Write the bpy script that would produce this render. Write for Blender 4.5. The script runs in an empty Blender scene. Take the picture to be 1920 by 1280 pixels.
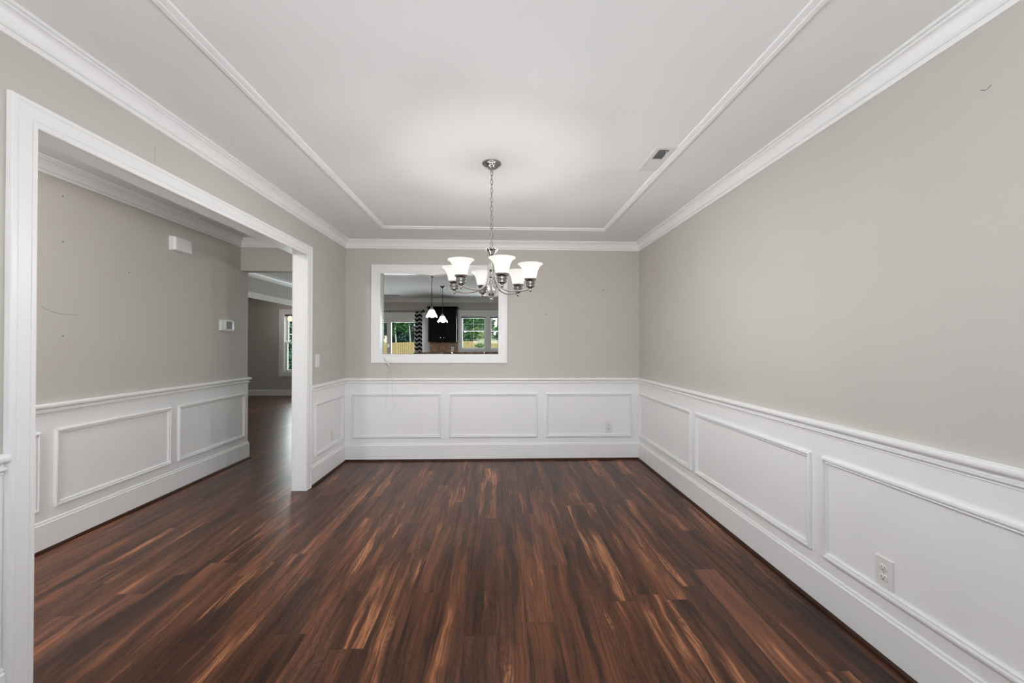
import bpy, bmesh, math, random
from mathutils import Vector, Matrix

random.seed(7)
C = bpy.context.scene
COL = C.collection

# ------------------------------------------------------------------ camera
W, H = 3.289, 2.44                       # dining room width, ceiling height (m)
F_PX, YAW, PITCH, ROLL = 766.67, 0.03511, 0.00649, 0.00193
CAM = Vector((1.68453, -4.5774, 1.2919))
cam_data = bpy.data.cameras.new('camera')
cam_data.sensor_width = 36.0
cam_data.lens = 36.0 * F_PX / 1920.0
cam_data.clip_start = 0.02
cam_data.clip_end = 300
cam = bpy.data.objects.new('camera', cam_data)
COL.objects.link(cam)
_f = Vector((math.sin(YAW) * math.cos(PITCH), math.cos(YAW) * math.cos(PITCH), math.sin(PITCH)))
_r0 = Vector((math.cos(YAW), -math.sin(YAW), 0))
_u0 = _r0.cross(_f)
_r = math.cos(ROLL) * _r0 + math.sin(ROLL) * _u0
_u = -math.sin(ROLL) * _r0 + math.cos(ROLL) * _u0
m = Matrix(((_r.x, _u.x, -_f.x), (_r.y, _u.y, -_f.y), (_r.z, _u.z, -_f.z)))
cam.matrix_world = Matrix.Translation(CAM) @ m.to_4x4()
C.camera = cam

# ------------------------------------------------------------------ world, sun, daylight, exposure
C.view_settings.view_transform = 'Standard'
C.view_settings.look = 'None'
C.view_settings.gamma = 1.0
C.view_settings.use_curve_mapping = False
C.view_settings.exposure = 0.03
C.cycles.max_bounces = 14
C.cycles.diffuse_bounces = 10
C.cycles.glossy_bounces = 4
C.cycles.transmission_bounces = 8
C.cycles.transparent_max_bounces = 12
C.cycles.sample_clamp_indirect = 6.0

# watts of each source of light
EN = dict(dining=8, ceil_fill=36, door=3, hall_fill=76, patio=84, kwin=64, far=48, chand=.2, lat=5.2, up=1.3, pend=7, shade=1.4, sky=.3, sun=7.5, glow=1.0, amber=2.6)

world = bpy.data.worlds.new('sky')
C.world = world
world.use_nodes = True
wn = world.node_tree.nodes
sky = wn.new('ShaderNodeTexSky')
sky.sky_type = 'NISHITA'
sky.sun_disc = False
sky.sun_elevation = math.radians(48)
sky.sun_rotation = math.radians(70)
wn['Background'].inputs['Strength'].default_value = EN['sky']
world.node_tree.links.new(sky.outputs[0], wn['Background'].inputs['Color'])


def lamp(name, kind, loc, energy, color=(1, 1, 1), **kw):
    d = bpy.data.lights.new(name, kind)
    d.energy = energy
    d.color = color
    for k, v in kw.items():
        setattr(d, k, v)
    o = bpy.data.objects.new(name, d)
    o.location = loc
    COL.objects.link(o)
    return o


sun = lamp('sun', 'SUN', (8, -6, 12), EN['sun'], (1, .95, .86), angle=math.radians(1.0))
sun.rotation_euler = Vector((-.62, .38, -.75)).to_track_quat('-Z', 'Y').to_euler()


def daylight(name, loc, direction, sx, sy, energy, color=(.93, .97, 1.0)):
    o = lamp(name, 'AREA', loc, energy, color, shape='RECTANGLE', size=sx, size_y=sy)
    o.rotation_euler = Vector(direction).to_track_quat('-Z', 'Z').to_euler()
    return o


# daylight at the rear windows and at an added street window and front door
daylight('added_window_light', (1.64, -5.40, 1.45), (0, 1, 0.15), 2.0, 1.6, EN['dining'])
daylight('ceiling_fill', (1.64, -5.16, 1.45), (0, .55, 1), 2.4, .5, EN['ceil_fill'])  # unseen fill light added to brighten the ceiling
daylight('added_door_light', (-.62, -5.42, 1.25), (0, 1, .05), .86, 1.9, EN['door'])
daylight('daylight_patio_door', (-1.02, 6.05, 1.0), (0, -1, -.1), 1.7, 1.8, EN['patio'])
daylight('daylight_kitchen_windows', (1.45, 6.05, 1.58), (0, -1, -.1), 1.3, .8, EN['kwin'])
daylight('daylight_far_window', (-3.15, 6.05, 1.3), (0, -1, -.1), .9, 1.3, EN['far'])


# ------------------------------------------------------------------ materials
def nodes_of(name):
    mt = bpy.data.materials.new(name)
    mt.use_nodes = True
    nt = mt.node_tree
    return mt, nt, nt.nodes['Principled BSDF']


def mat(name, color, rough=.5, metal=0.0, noise=0.0, nscale=6.0, bump=0.0, bscale=200.0, spec=.5, emit=None, estr=0.0):
    mt, nt, b = nodes_of(name)
    b.inputs['Base Color'].default_value = (*color, 1)
    b.inputs['Roughness'].default_value = rough
    b.inputs['Metallic'].default_value = metal
    b.inputs['Specular IOR Level'].default_value = spec
    if emit:
        b.inputs['Emission Color'].default_value = (*emit, 1)
        b.inputs['Emission Strength'].default_value = estr
    g = nt.nodes.new('ShaderNodeNewGeometry')
    if noise:
        n = nt.nodes.new('ShaderNodeTexNoise')
        n.inputs['Scale'].default_value = nscale
        n.inputs['Detail'].default_value = 3
        nt.links.new(g.outputs['Position'], n.inputs['Vector'])
        r = nt.nodes.new('ShaderNodeMapRange')
        r.inputs['From Min'].default_value = .3
        r.inputs['From Max'].default_value = .7
        r.inputs['To Min'].default_value = 1 - noise
        r.inputs['To Max'].default_value = 1 + noise
        nt.links.new(n.outputs[0], r.inputs[0])
        hs = nt.nodes.new('ShaderNodeHueSaturation')
        hs.inputs['Color'].default_value = (*color, 1)
        nt.links.new(r.outputs[0], hs.inputs['Value'])
        nt.links.new(hs.outputs[0], b.inputs['Base Color'])
    if bump:
        n2 = nt.nodes.new('ShaderNodeTexNoise')
        n2.inputs['Scale'].default_value = bscale
        nt.links.new(g.outputs['Position'], n2.inputs['Vector'])
        bp = nt.nodes.new('ShaderNodeBump')
        bp.inputs['Strength'].default_value = bump
        bp.inputs['Distance'].default_value = .002
        nt.links.new(n2.outputs[0], bp.inputs['Height'])
        nt.links.new(bp.outputs[0], b.inputs['Normal'])
    return mt


M = {}
M['taupe'] = mat('taupe_wall_paint', (.570, .548, .508), .62, noise=.012, nscale=3, bump=.12, bscale=260, spec=.3)
M['ceiling'] = mat('white_ceiling_paint', (.84, .84, .84), .8, noise=.008, nscale=2, bump=.1, bscale=180, spec=.2)
M['trim'] = mat('white_trim_paint', (.885, .885, .885), .38, noise=.008, nscale=5, spec=.4)
M['white_plastic'] = mat('white_plastic', (.80, .80, .78), .35, noise=.01, nscale=30)
M['cream_plastic'] = mat('cream_plastic', (.76, .75, .72), .4, noise=.01, nscale=30)
M['slot'] = mat('dark_slot', (.03, .03, .03), .6, noise=.05, nscale=50)
M['screen'] = mat('grey_lcd_screen', (.07, .085, .082), .45, noise=.25, nscale=60)
M['nickel'] = mat('brushed_nickel', (.72, .70, .68), .17, 1.0, noise=.03, nscale=40)
M['nickel_dark'] = mat('satin_nickel', (.34, .325, .315), .24, 1.0, noise=.05, nscale=40)
M['dark_metal'] = mat('dark_bronze', (.05, .045, .045), .3, .9, noise=.05, nscale=40)
M['vent_metal'] = mat('white_enamelled_steel', (.74, .74, .74), .4, noise=.01, nscale=30)
M['duct'] = mat('grey_duct_sheet_metal', (.30, .30, .30), .5, .2, noise=.05, nscale=30)
M['shoe'] = mat('dark_brown_shoe_moulding', (.040, .015, .008), .4, noise=.2, nscale=12, spec=.2)
M['hole'] = mat('dark_plaster_hole', (.10, .09, .08), .9, noise=.1, nscale=90)
M['scuff'] = mat('grey_scuff_mark', (.36, .34, .31), .8, noise=.05, nscale=60)
M['espresso'] = mat('espresso_cabinet_wood', (.003, .0027, .0025), .55, noise=.3, nscale=20, spec=.12)
M['granite'] = mat('brown_granite', (.09, .06, .045), .2, noise=.5, nscale=60)
M['faint_cord'] = mat('pale_grey_cord', (.60, .60, .585), .4, noise=.02, nscale=80)
M['cord'] = mat('white_cord', (.66, .65, .63), .5, noise=.02, nscale=80)
M['clear_cord'] = mat('grey_translucent_cord', (.5, .5, .49), .3, noise=.02, nscale=80)
M['bark'] = mat('pale_tree_bark', (.36, .38, .34), .9, noise=.25, nscale=9)
M['bark_dark'] = mat('brown_tree_bark', (.09, .065, .045), .9, noise=.3, nscale=9)
M['lawn'] = mat('lawn_grass', (.095, .115, .06), .95, noise=.35, nscale=3)
M['terracotta'] = mat('terracotta', (.42, .16, .08), .7, noise=.1, nscale=20)
M['reflector'] = mat('lit_pendant_glass', (.9, .9, .88), .3, emit=(1, .98, .94), estr=2.2 * EN['glow'], noise=.01, nscale=20)
M['amber'] = mat('amber_reflection_glow', (.8, .5, .2), .3, emit=(1, .70, .34), estr=1.0 * EN['glow'], noise=.1, nscale=60)  # glow standing in for a warm reflection in window glass
M['bulb'] = mat('lit_bulb', (1, 1, 1), .3, emit=(1, .97, .92), estr=6.0 * EN['glow'], noise=.01, nscale=20)


def shade_glass():
    mt, nt, b = nodes_of('lit_frosted_white_glass')
    b.inputs['Base Color'].default_value = (.9, .9, .88, 1)
    b.inputs['Roughness'].default_value = .35
    b.inputs['Emission Color'].default_value = (1, .99, .97, 1)
    tr = nt.nodes.new('ShaderNodeBsdfTranslucent')
    tr.inputs['Color'].default_value = (.92, .91, .89, 1)
    mx = nt.nodes.new('ShaderNodeMixShader')
    mx.inputs[0].default_value = .45
    n = nt.nodes.new('ShaderNodeTexNoise')            # faint alabaster clouding
    n.inputs['Scale'].default_value = 22
    r = nt.nodes.new('ShaderNodeMapRange')
    r.inputs['To Min'].default_value = .42 * EN['shade']
    r.inputs['To Max'].default_value = .56 * EN['shade']
    nt.links.new(n.outputs[0], r.inputs[0])
    nt.links.new(r.outputs[0], b.inputs['Emission Strength'])
    nt.links.new(b.outputs[0], mx.inputs[1])
    nt.links.new(tr.outputs[0], mx.inputs[2])
    nt.links.new(mx.outputs[0], nt.nodes['Material Output'].inputs[0])
    return mt


M['shade'] = shade_glass()
M['shade_inner'] = mat('white_inner_glass', (.88, .88, .86), .5, noise=.01, nscale=30)
M['bowl'] = mat('lit_opal_bowl', (.9, .9, .88), .3, emit=(1, .97, .93), estr=1.2 * EN['glow'], noise=.01, nscale=20)


def window_glass():
    mt, nt, b = nodes_of('clear_window_glass')
    gl = nt.nodes.new('ShaderNodeBsdfGlossy')
    gl.inputs['Roughness'].default_value = .02
    tp = nt.nodes.new('ShaderNodeBsdfTransparent')
    tp.inputs['Color'].default_value = (.93, .96, .95, 1)
    fr = nt.nodes.new('ShaderNodeFresnel')
    fr.inputs['IOR'].default_value = 1.35
    mx = nt.nodes.new('ShaderNodeMixShader')
    nt.links.new(fr.outputs[0], mx.inputs[0])
    nt.links.new(tp.outputs[0], mx.inputs[1])
    nt.links.new(gl.outputs[0], mx.inputs[2])
    nt.links.new(mx.outputs[0], nt.nodes['Material Output'].inputs[0])
    return mt


M['glass'] = window_glass()


class NT:
    """Small helper for maths in a node tree."""
    def __init__(s, nt):
        s.nt = nt

    def new(s, t):
        return s.nt.nodes.new(t)

    def set(s, sock, v):
        if isinstance(v, (int, float)):
            sock.default_value = v
        elif isinstance(v, tuple):
            sock.default_value = v
        else:
            s.nt.links.new(v, sock)

    def math(s, op, a, b=0.0, c=None):
        n = s.new('ShaderNodeMath')
        n.operation = op
        s.set(n.inputs[0], a)
        s.set(n.inputs[1], b)
        if c is not None:
            s.set(n.inputs[2], c)
        return n.outputs[0]

    def vec(s, x, y, z):
        n = s.new('ShaderNodeCombineXYZ')
        s.set(n.inputs[0], x)
        s.set(n.inputs[1], y)
        s.set(n.inputs[2], z)
        return n.outputs[0]

    def noise(s, v, scale, detail=2.0, rough=.5, dist=0.0):
        n = s.new('ShaderNodeTexNoise')
        s.set(n.inputs['Vector'], v)
        n.inputs['Scale'].default_value = scale
        n.inputs['Detail'].default_value = detail
        n.inputs['Roughness'].default_value = rough
        n.inputs['Distortion'].default_value = dist
        return n.outputs[0]

    def rand(s, v):
        n = s.new('ShaderNodeTexWhiteNoise')
        n.noise_dimensions = '3D'
        s.set(n.inputs['Vector'], v)
        sp = s.new('ShaderNodeSeparateColor')
        s.nt.links.new(n.outputs['Color'], sp.inputs[0])
        return sp.outputs

    def range(s, v, a, b, c, d, smooth=False):
        n = s.new('ShaderNodeMapRange')
        if smooth:
            n.interpolation_type = 'SMOOTHSTEP'
        s.set(n.inputs[0], v)
        for i, k in enumerate((a, b, c, d)):
            s.set(n.inputs[i + 1], k)
        return n.outputs[0]

    def mix(s, f, a, b):
        n = s.new('ShaderNodeMix')
        n.data_type = 'RGBA'
        s.set(n.inputs[0], f)
        s.set(n.inputs[6], a)
        s.set(n.inputs[7], b)
        return n.outputs[2]


def floor_material():
    mt, nt, b = nodes_of('dark_walnut_plank_floor')
    k = NT(nt)
    g = k.new('ShaderNodeNewGeometry')
    sp = k.new('ShaderNodeSeparateXYZ')
    nt.links.new(g.outputs['Position'], sp.inputs[0])
    x, y = sp.outputs[0], sp.outputs[1]
    PW, PL = .140, 1.22
    xs = k.math('DIVIDE', x, PW)
    row = k.math('FLOOR', xs)
    fx = k.math('FRACT', xs)
    rr = k.rand(k.vec(row, 3.7, 1.1))
    ys = k.math('ADD', k.math('DIVIDE', y, PL), k.math('MULTIPLY', rr[0], 5.0))
    pl = k.math('FLOOR', ys)
    fy = k.math('FRACT', ys)
    rnd = k.rand(k.vec(row, pl, 8.3))
    ox = k.math('ADD', x, k.math('MULTIPLY', rnd[0], 37.0))
    oy = k.math('ADD', y, k.math('MULTIPLY', rnd[1], 53.0))
    oz = k.math('MULTIPLY', rnd[2], 19.0)
    # slow meander of the grain
    wob = k.noise(k.vec(k.math('MULTIPLY', ox, 3.0), k.math('MULTIPLY', oy, 1.6), oz), 1.0, 3, .55)
    ox2 = k.math('ADD', ox, k.math('MULTIPLY', k.math('SUBTRACT', wob, .5), .085))
    broad = k.noise(k.vec(k.math('MULTIPLY', ox2, 15.0), k.math('MULTIPLY', oy, 1.0), oz), 1.0, 7, .62)
    broad2 = k.noise(k.vec(k.math('MULTIPLY', ox2, 9.0), k.math('MULTIPLY', oy, .9), k.math('ADD', oz, 5.0)), 1.0, 2, .5)
    fine = k.noise(k.vec(k.math('MULTIPLY', ox2, 170.0), k.math('MULTIPLY', oy, 3.2), oz), 1.0, 3, .6)
    # cathedral figure: contour lines of a stretched field
    field = k.noise(k.vec(k.math('MULTIPLY', ox2, 11.0), k.math('MULTIPLY', oy, 1.7), k.math('ADD', oz, 9.0)), 1.0, 2, .5)
    rings = k.math('FRACT', k.math('MULTIPLY', field, 26.0))
    ringm = k.range(k.math('ABSOLUTE', k.math('SUBTRACT', rings, .5)), .18, .5, 0.0, 1.0, True)
    pore = k.range(fine, .38, .62, 0.0, 1.0, True)
    dark = (.040, .0185, .012, 1)
    mid = (.158, .060, .0295, 1)
    plum = (.092, .039, .024, 1)
    light = (.50, .215, .10, 1)
    c = k.mix(k.range(broad, .40, .56, 0, 1, True), dark, mid)
    c = k.mix(k.math('MULTIPLY', k.range(broad2, .35, .65, 0, 1, True), .55), c, plum)
    # pale sapwood streaks, more on some planks than on others
    thr = k.range(rnd[2], 0, 1, .485, .615)
    sap = k.range(broad, thr, k.math('ADD', thr, .10), 0, 1, True)
    gate = k.range(k.noise(k.vec(k.math('MULTIPLY', ox, 6.0), k.math('MULTIPLY', oy, 1.0), k.math('ADD', oz, 2.0)), 1.0, 2, .5), .42, .56, 0, 1, True)
    sap = k.math('MULTIPLY', sap, gate)
    sapl = k.math('MULTIPLY', sap, k.math('ADD', .18, k.math('MULTIPLY', pore, .66)))
    c = k.mix(sapl, c, light)
    # figure lines and pores darken the wood
    fig = k.math('MULTIPLY', ringm, k.range(broad2, .40, .62, 0, .50, True))
    c = k.mix(fig, c, (.020, .010, .008, 1))
    c = k.mix(k.range(fine, .50, .30, 0, .40), c, (.022, .011, .008, 1))
    streak = k.noise(k.vec(k.math('MULTIPLY', ox2, 75.0), k.math('MULTIPLY', oy, 1.6), k.math('ADD', oz, 13.0)), 1.0, 4, .65)
    hs0 = k.new('ShaderNodeHueSaturation')
    k.set(hs0.inputs['Color'], c)
    k.set(hs0.inputs['Value'], k.range(streak, .32, .68, .62, 1.40))
    c = hs0.outputs[0]
    tone = k.range(rnd[1], 0, 1, .66, 1.34)
    hs = k.new('ShaderNodeHueSaturation')
    k.set(hs.inputs['Color'], c)
    k.set(hs.inputs['Value'], tone)
    c = hs.outputs[0]
    # joints between planks
    jx = k.math('ABSOLUTE', k.math('SUBTRACT', fx, .5))
    jy = k.math('ABSOLUTE', k.math('SUBTRACT', fy, .5))
    joint = k.math('MAXIMUM', k.range(jx, .488, .497, 0, 1), k.range(jy, .4985, .4995, 0, 1))
    c = k.mix(k.math('MULTIPLY', joint, .6), c, (.010, .006, .005, 1))
    nt.links.new(c, b.inputs['Base Color'])
    k.set(b.inputs['Roughness'], k.range(fine, .3, .7, .33, .27))
    b.inputs['Specular IOR Level'].default_value = .24
    hgt = k.math('SUBTRACT', k.math('MULTIPLY', fine, .25), joint)
    bp = k.new('ShaderNodeBump')
    bp.inputs['Strength'].default_value = .18
    bp.inputs['Distance'].default_value = .0015
    nt.links.new(hgt, bp.inputs['Height'])
    nt.links.new(bp.outputs[0], b.inputs['Normal'])
    return mt


M['floor'] = floor_material()


def curtain_material():
    mt, nt, b = nodes_of('black_and_white_chevron_fabric')
    k = NT(nt)
    t = k.new('ShaderNodeTexCoord')
    sp = k.new('ShaderNodeSeparateXYZ')
    nt.links.new(t.outputs['Object'], sp.inputs[0])
    zig = k.math('ABSOLUTE', k.math('SUBTRACT', k.math('FRACT', k.math('DIVIDE', k.math('ADD', sp.outputs[0], .09), .125)), .5))
    v = k.math('FRACT', k.math('DIVIDE', k.math('SUBTRACT', sp.outputs[2], k.math('MULTIPLY', zig, .10)), .104))
    f = k.math('LESS_THAN', v, .42)
    nt.links.new(k.mix(f, (.008, .008, .010, 1), (.72, .72, .72, 1)), b.inputs['Base Color'])
    b.inputs['Roughness'].default_value = .9
    return mt


M['curtain'] = curtain_material()


def tile_material():
    mt, nt, b = nodes_of('marbled_brown_stone_tile')
    k = NT(nt)
    g = k.new('ShaderNodeNewGeometry')
    n = k.noise(g.outputs['Position'], 7.0, 5, .65, 1.2)
    c = k.mix(k.range(n, .35, .62, 0, 1, True), (.11, .045, .018, 1), (.52, .27, .12, 1))
    br = k.new('ShaderNodeTexBrick')
    sp = k.new('ShaderNodeSeparateXYZ')
    nt.links.new(g.outputs['Position'], sp.inputs[0])
    k.set(br.inputs['Vector'], k.vec(sp.outputs[0], sp.outputs[2], 0.0))
    br.inputs['Scale'].default_value = 1.0
    br.inputs['Brick Width'].default_value = .20
    br.inputs['Row Height'].default_value = .10
    br.inputs['Mortar Size'].default_value = .003
    nt.links.new(k.mix(br.outputs['Fac'], c, (.30, .2, .12, 1)), b.inputs['Base Color'])
    b.inputs['Roughness'].default_value = .35
    return mt


M['tile'] = tile_material()


def fence_material():
    mt, nt, b = nodes_of('raw_pine_fence_board')
    k = NT(nt)
    g = k.new('ShaderNodeNewGeometry')
    sp = k.new('ShaderNodeSeparateXYZ')
    nt.links.new(g.outputs['Position'], sp.inputs[0])
    cell = k.rand(k.vec(k.math('FLOOR', k.math('DIVIDE', sp.outputs[0], .15)), 2.0, 4.0))
    n = k.noise(k.vec(k.math('MULTIPLY', sp.outputs[0], 40.0), 0.0, k.math('MULTIPLY', sp.outputs[2], 3.0)), 1.0, 3, .6)
    c = k.mix(n, (.40, .27, .10, 1), (.62, .48, .22, 1))
    c = k.mix(k.math('MULTIPLY', cell[0], .4), c, (.36, .24, .10, 1))
    nt.links.new(c, b.inputs['Base Color'])
    b.inputs['Roughness'].default_value = .85
    return mt


M['fence'] = fence_material()


def leaf_material(name, a, c2):
    mt, nt, b = nodes_of(name)
    k = NT(nt)
    g = k.new('ShaderNodeNewGeometry')
    n = k.noise(g.outputs['Position'], 1.7, 3, .6)
    n2 = k.noise(g.outputs['Position'], 17.0, 1, .5)
    f = k.range(k.math('ADD', k.math('MULTIPLY', n, .7), k.math('MULTIPLY', n2, .3)), .36, .64, 0, 1)
    c = k.mix(f, (*a, 1), (*c2, 1))
    nt.links.new(c, b.inputs['Base Color'])
    b.inputs['Roughness'].default_value = .6
    tr = k.new('ShaderNodeBsdfTranslucent')
    nt.links.new(c, tr.inputs['Color'])
    mx = k.new('ShaderNodeMixShader')
    mx.inputs[0].default_value = .35
    nt.links.new(b.outputs[0], mx.inputs[1])
    nt.links.new(tr.outputs[0], mx.inputs[2])
    nt.links.new(mx.outputs[0], nt.nodes['Material Output'].inputs[0])
    return mt


M['leaf'] = leaf_material('mid_green_leaves', (.025, .10, .035), (.11, .30, .08))
M['leaf_dark'] = leaf_material('blue_green_leaves', (.010, .045, .035), (.04, .15, .085))
M['leaf_light'] = leaf_material('yellow_green_leaves', (.10, .22, .04), (.33, .48, .13))


# ------------------------------------------------------------------ mesh building
class MB:
    def __init__(s):
        s.v, s.f = [], []

    def add(s, verts, faces):
        n = len(s.v)
        s.v += [tuple(p) for p in verts]
        s.f += [tuple(i + n for i in f) for f in faces]
        return s

    def box(s, x0, x1, y0, y1, z0, z1):
        v = [(x, y, z) for z in (z0, z1) for y in (y0, y1) for x in (x0, x1)]
        return s.add(v, [(0, 2, 3, 1), (4, 5, 7, 6), (0, 1, 5, 4), (2, 6, 7, 3), (0, 4, 6, 2), (1, 3, 7, 5)])

    def bevel_box(s, x0, x1, y0, y1, z0, z1, r=.004, seg=2):
        bm = bmesh.new()
        bmesh.ops.create_cube(bm, size=1)
        for v in bm.verts:
            v.co = Vector(((x0 + x1) / 2 + v.co.x * (x1 - x0), (y0 + y1) / 2 + v.co.y * (y1 - y0), (z0 + z1) / 2 + v.co.z * (z1 - z0)))
        bmesh.ops.bevel(bm, geom=bm.edges[:], offset=r, segments=seg, affect='EDGES', profile=.5)
        bm.verts.index_update()
        s.add([v.co[:] for v in bm.verts], [[v.index for v in f.verts] for f in bm.faces])
        bm.free()
        return s

    def lathe(s, prof, c=(0, 0, 0), seg=32, axis='Z', flute=0, depth=0.0, cap=True):
        v, f = [], []
        for r, z in prof:
            for i in range(seg):
                a = 2 * math.pi * i / seg
                rr = r * (1 - depth * (0.5 + .5 * math.cos(flute * a))) if flute else r
                x, y = rr * math.cos(a), rr * math.sin(a)
                if axis == 'Z':
                    v.append((c[0] + x, c[1] + y, c[2] + z))
                elif axis == 'Y':
                    v.append((c[0] + x, c[1] + z, c[2] + y))
                else:
                    v.append((c[0] + z, c[1] + x, c[2] + y))
        for j in range(len(prof) - 1):
            for i in range(seg):
                k = (i + 1) % seg
                f.append((j * seg + i, j * seg + k, (j + 1) * seg + k, (j + 1) * seg + i))
        if cap:
            if prof[0][0] > 1e-6:
                f.append(tuple(range(seg))[::-1])
            if prof[-1][0] > 1e-6:
                f.append(tuple(range((len(prof) - 1) * seg, len(prof) * seg)))
        return s.add(v, f)

    def tube(s, pts, r, seg=10, closed=False):
        pts = [Vector(p) for p in pts]
        n = len(pts)
        rs = r if isinstance(r, (list, tuple)) else [r] * n
        v, f = [], []
        prev = None
        for i, p in enumerate(pts):
            a = pts[(i - 1) % n] if (closed or i > 0) else p
            b = pts[(i + 1) % n] if (closed or i < n - 1) else p
            t = (b - a)
            t = t.normalized() if t.length > 1e-9 else Vector((0, 0, 1))
            if prev is None:
                ref = Vector((0, 0, 1)) if abs(t.z) < .9 else Vector((1, 0, 0))
                nrm = (ref - t * ref.dot(t)).normalized()
            else:
                nrm = (prev - t * prev.dot(t)).normalized()
            prev = nrm
            bn = t.cross(nrm)
            for k in range(seg):
                an = 2 * math.pi * k / seg
                v.append(p + nrm * (rs[i] * math.cos(an)) + bn * (rs[i] * math.sin(an)))
        m_ = n if closed else n - 1
        for i in range(m_):
            for k in range(seg):
                k2 = (k + 1) % seg
                j = (i + 1) % n
                f.append((i * seg + k, i * seg + k2, j * seg + k2, j * seg + k))
        if not closed:
            f.append(tuple(range(seg))[::-1])
            f.append(tuple(range((n - 1) * seg, n * seg)))
        return s.add(v, f)

    def sphere(s, c, r, seg=16, sq=1.0):
        n = seg // 2
        return s.lathe([(r * math.sin(math.pi * i / n) + 1e-7, -r * sq * math.cos(math.pi * i / n)) for i in range(n + 1)], c, seg, cap=False)

    def mould(s, path, prof, to3d, closed=False, side=1):
        """Sweep a profile [(offset, height)] along a flat path with mitred corners."""
        n = len(path)
        P = [Vector(p) for p in path]
        mit = []
        for i in range(n):
            d0 = (P[i] - P[i - 1]).normalized() if (closed or i > 0) else None
            d1 = (P[(i + 1) % n] - P[i]).normalized() if (closed or i < n - 1) else None
            if d0 is None:
                d0 = d1
            if d1 is None:
                d1 = d0
            n0 = Vector((-d0.y, d0.x)) * side
            n1 = Vector((-d1.y, d1.x)) * side
            q = n0 + n1
            q = q / max(q.dot(n0), 1e-6)
            mit.append(q)
        v, f = [], []
        k = len(prof)
        for i in range(n):
            for o, h in prof:
                a = P[i] + mit[i] * o
                v.append(to3d(a.x, a.y, h))
        for i in range(n if closed else n - 1):
            j = (i + 1) % n
            for q in range(k - 1):
                f.append((i * k + q, j * k + q, j * k + q + 1, i * k + q + 1))
        if not closed:
            f.append(tuple(range(k)))
            f.append(tuple(range((n - 1) * k, n * k))[::-1])
        return s.add(v, f)

    def build(s, name, material, parent=None, origin=(0, 0, 0), smooth=None, kind=None):
        me = bpy.data.meshes.new(name)
        o = Vector(origin)
        me.from_pydata([Vector(p) - o for p in s.v], [], s.f)
        bm = bmesh.new()
        bm.from_mesh(me)
        bmesh.ops.recalc_face_normals(bm, faces=bm.faces)
        bm.to_mesh(me)
        bm.free()
        if smooth is not None:
            me.shade_smooth()
            me.set_sharp_from_angle(angle=math.radians(smooth))
        me.materials.append(material)
        ob = bpy.data.objects.new(name, me)
        COL.objects.link(ob)
        if parent is not None:
            ob.parent = parent
            ob.location = o
        else:
            ob.location = o
        if kind:
            ob['kind'] = kind
        return ob


def empty(name, loc):
    e = bpy.data.objects.new(name, None)
    e.empty_display_size = .05
    e.location = loc
    COL.objects.link(e)
    return e


def tag(o, label, cat, group=None, kind=None):
    o['label'] = label
    o['category'] = cat
    if group:
        o['group'] = group
    if kind:
        o['kind'] = kind
    return o


def struct(mb, name, material, smooth=None, parent=None):
    return mb.build(name, material, parent, kind='structure', smooth=smooth)


def lift(mb, d):
    """Shift a builder's points by -d, so they are local to a thing at d."""
    mb.v = [(p[0] - d[0], p[1] - d[1], p[2] - d[2]) for p in mb.v]
    return mb


def part(mb, name, material, parent, at=(0, 0, 0), smooth=None, label=None):
    """A part built in world coordinates under a thing whose origin is at 'at'."""
    lift(mb, at)
    o = mb.build(name, material, None, smooth=smooth)
    o.parent = parent
    o.location = (0, 0, 0)
    if label:
        o['label'] = label
    return o


def wall_mesh(a0, a1, z0, z1, t0, t1, holes, axis):
    """A wall slab with rectangular openings; axis 'X' runs along x (thickness in y), 'Y' runs along y."""
    A = sorted({a0, a1} | {h[0] for h in holes} | {h[1] for h in holes})
    Z = sorted({z0, z1} | {h[2] for h in holes} | {h[3] for h in holes})
    full = {}
    for i in range(len(A) - 1):
        for j in range(len(Z) - 1):
            ca, cz = (A[i] + A[i + 1]) / 2, (Z[j] + Z[j + 1]) / 2
            full[i, j] = not any(h[0] < ca < h[1] and h[2] < cz < h[3] for h in holes)
    mb = MB()

    def P(a, t, z):
        return (a, t, z) if axis == 'X' else (t, a, z)
    for (i, j), ok in full.items():
        if not ok:
            continue
        p, q, r, u = A[i], A[i + 1], Z[j], Z[j + 1]
        for t in (t0, t1):
            mb.add([P(p, t, r), P(q, t, r), P(q, t, u), P(p, t, u)], [(0, 1, 2, 3)])
        if not full.get((i - 1, j)):
            mb.add([P(p, t0, r), P(p, t1, r), P(p, t1, u), P(p, t0, u)], [(0, 1, 2, 3)])
        if not full.get((i + 1, j)):
            mb.add([P(q, t0, r), P(q, t1, r), P(q, t1, u), P(q, t0, u)], [(0, 1, 2, 3)])
        if not full.get((i, j - 1)):
            mb.add([P(p, t0, r), P(q, t0, r), P(q, t1, r), P(p, t1, r)], [(0, 1, 2, 3)])
        if not full.get((i, j + 1)):
            mb.add([P(p, t0, u), P(q, t0, u), P(q, t1, u), P(p, t1, u)], [(0, 1, 2, 3)])
    bm = bmesh.new()
    me = bpy.data.meshes.new('tmp')
    me.from_pydata(mb.v, [], mb.f)
    bm.from_mesh(me)
    bmesh.ops.remove_doubles(bm, verts=bm.verts, dist=1e-5)
    bm.verts.index_update()
    out = MB()
    out.add([v.co[:] for v in bm.verts], [[v.index for v in f.verts] for f in bm.faces])
    bm.free()
    bpy.data.meshes.remove(me)
    return out


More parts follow.
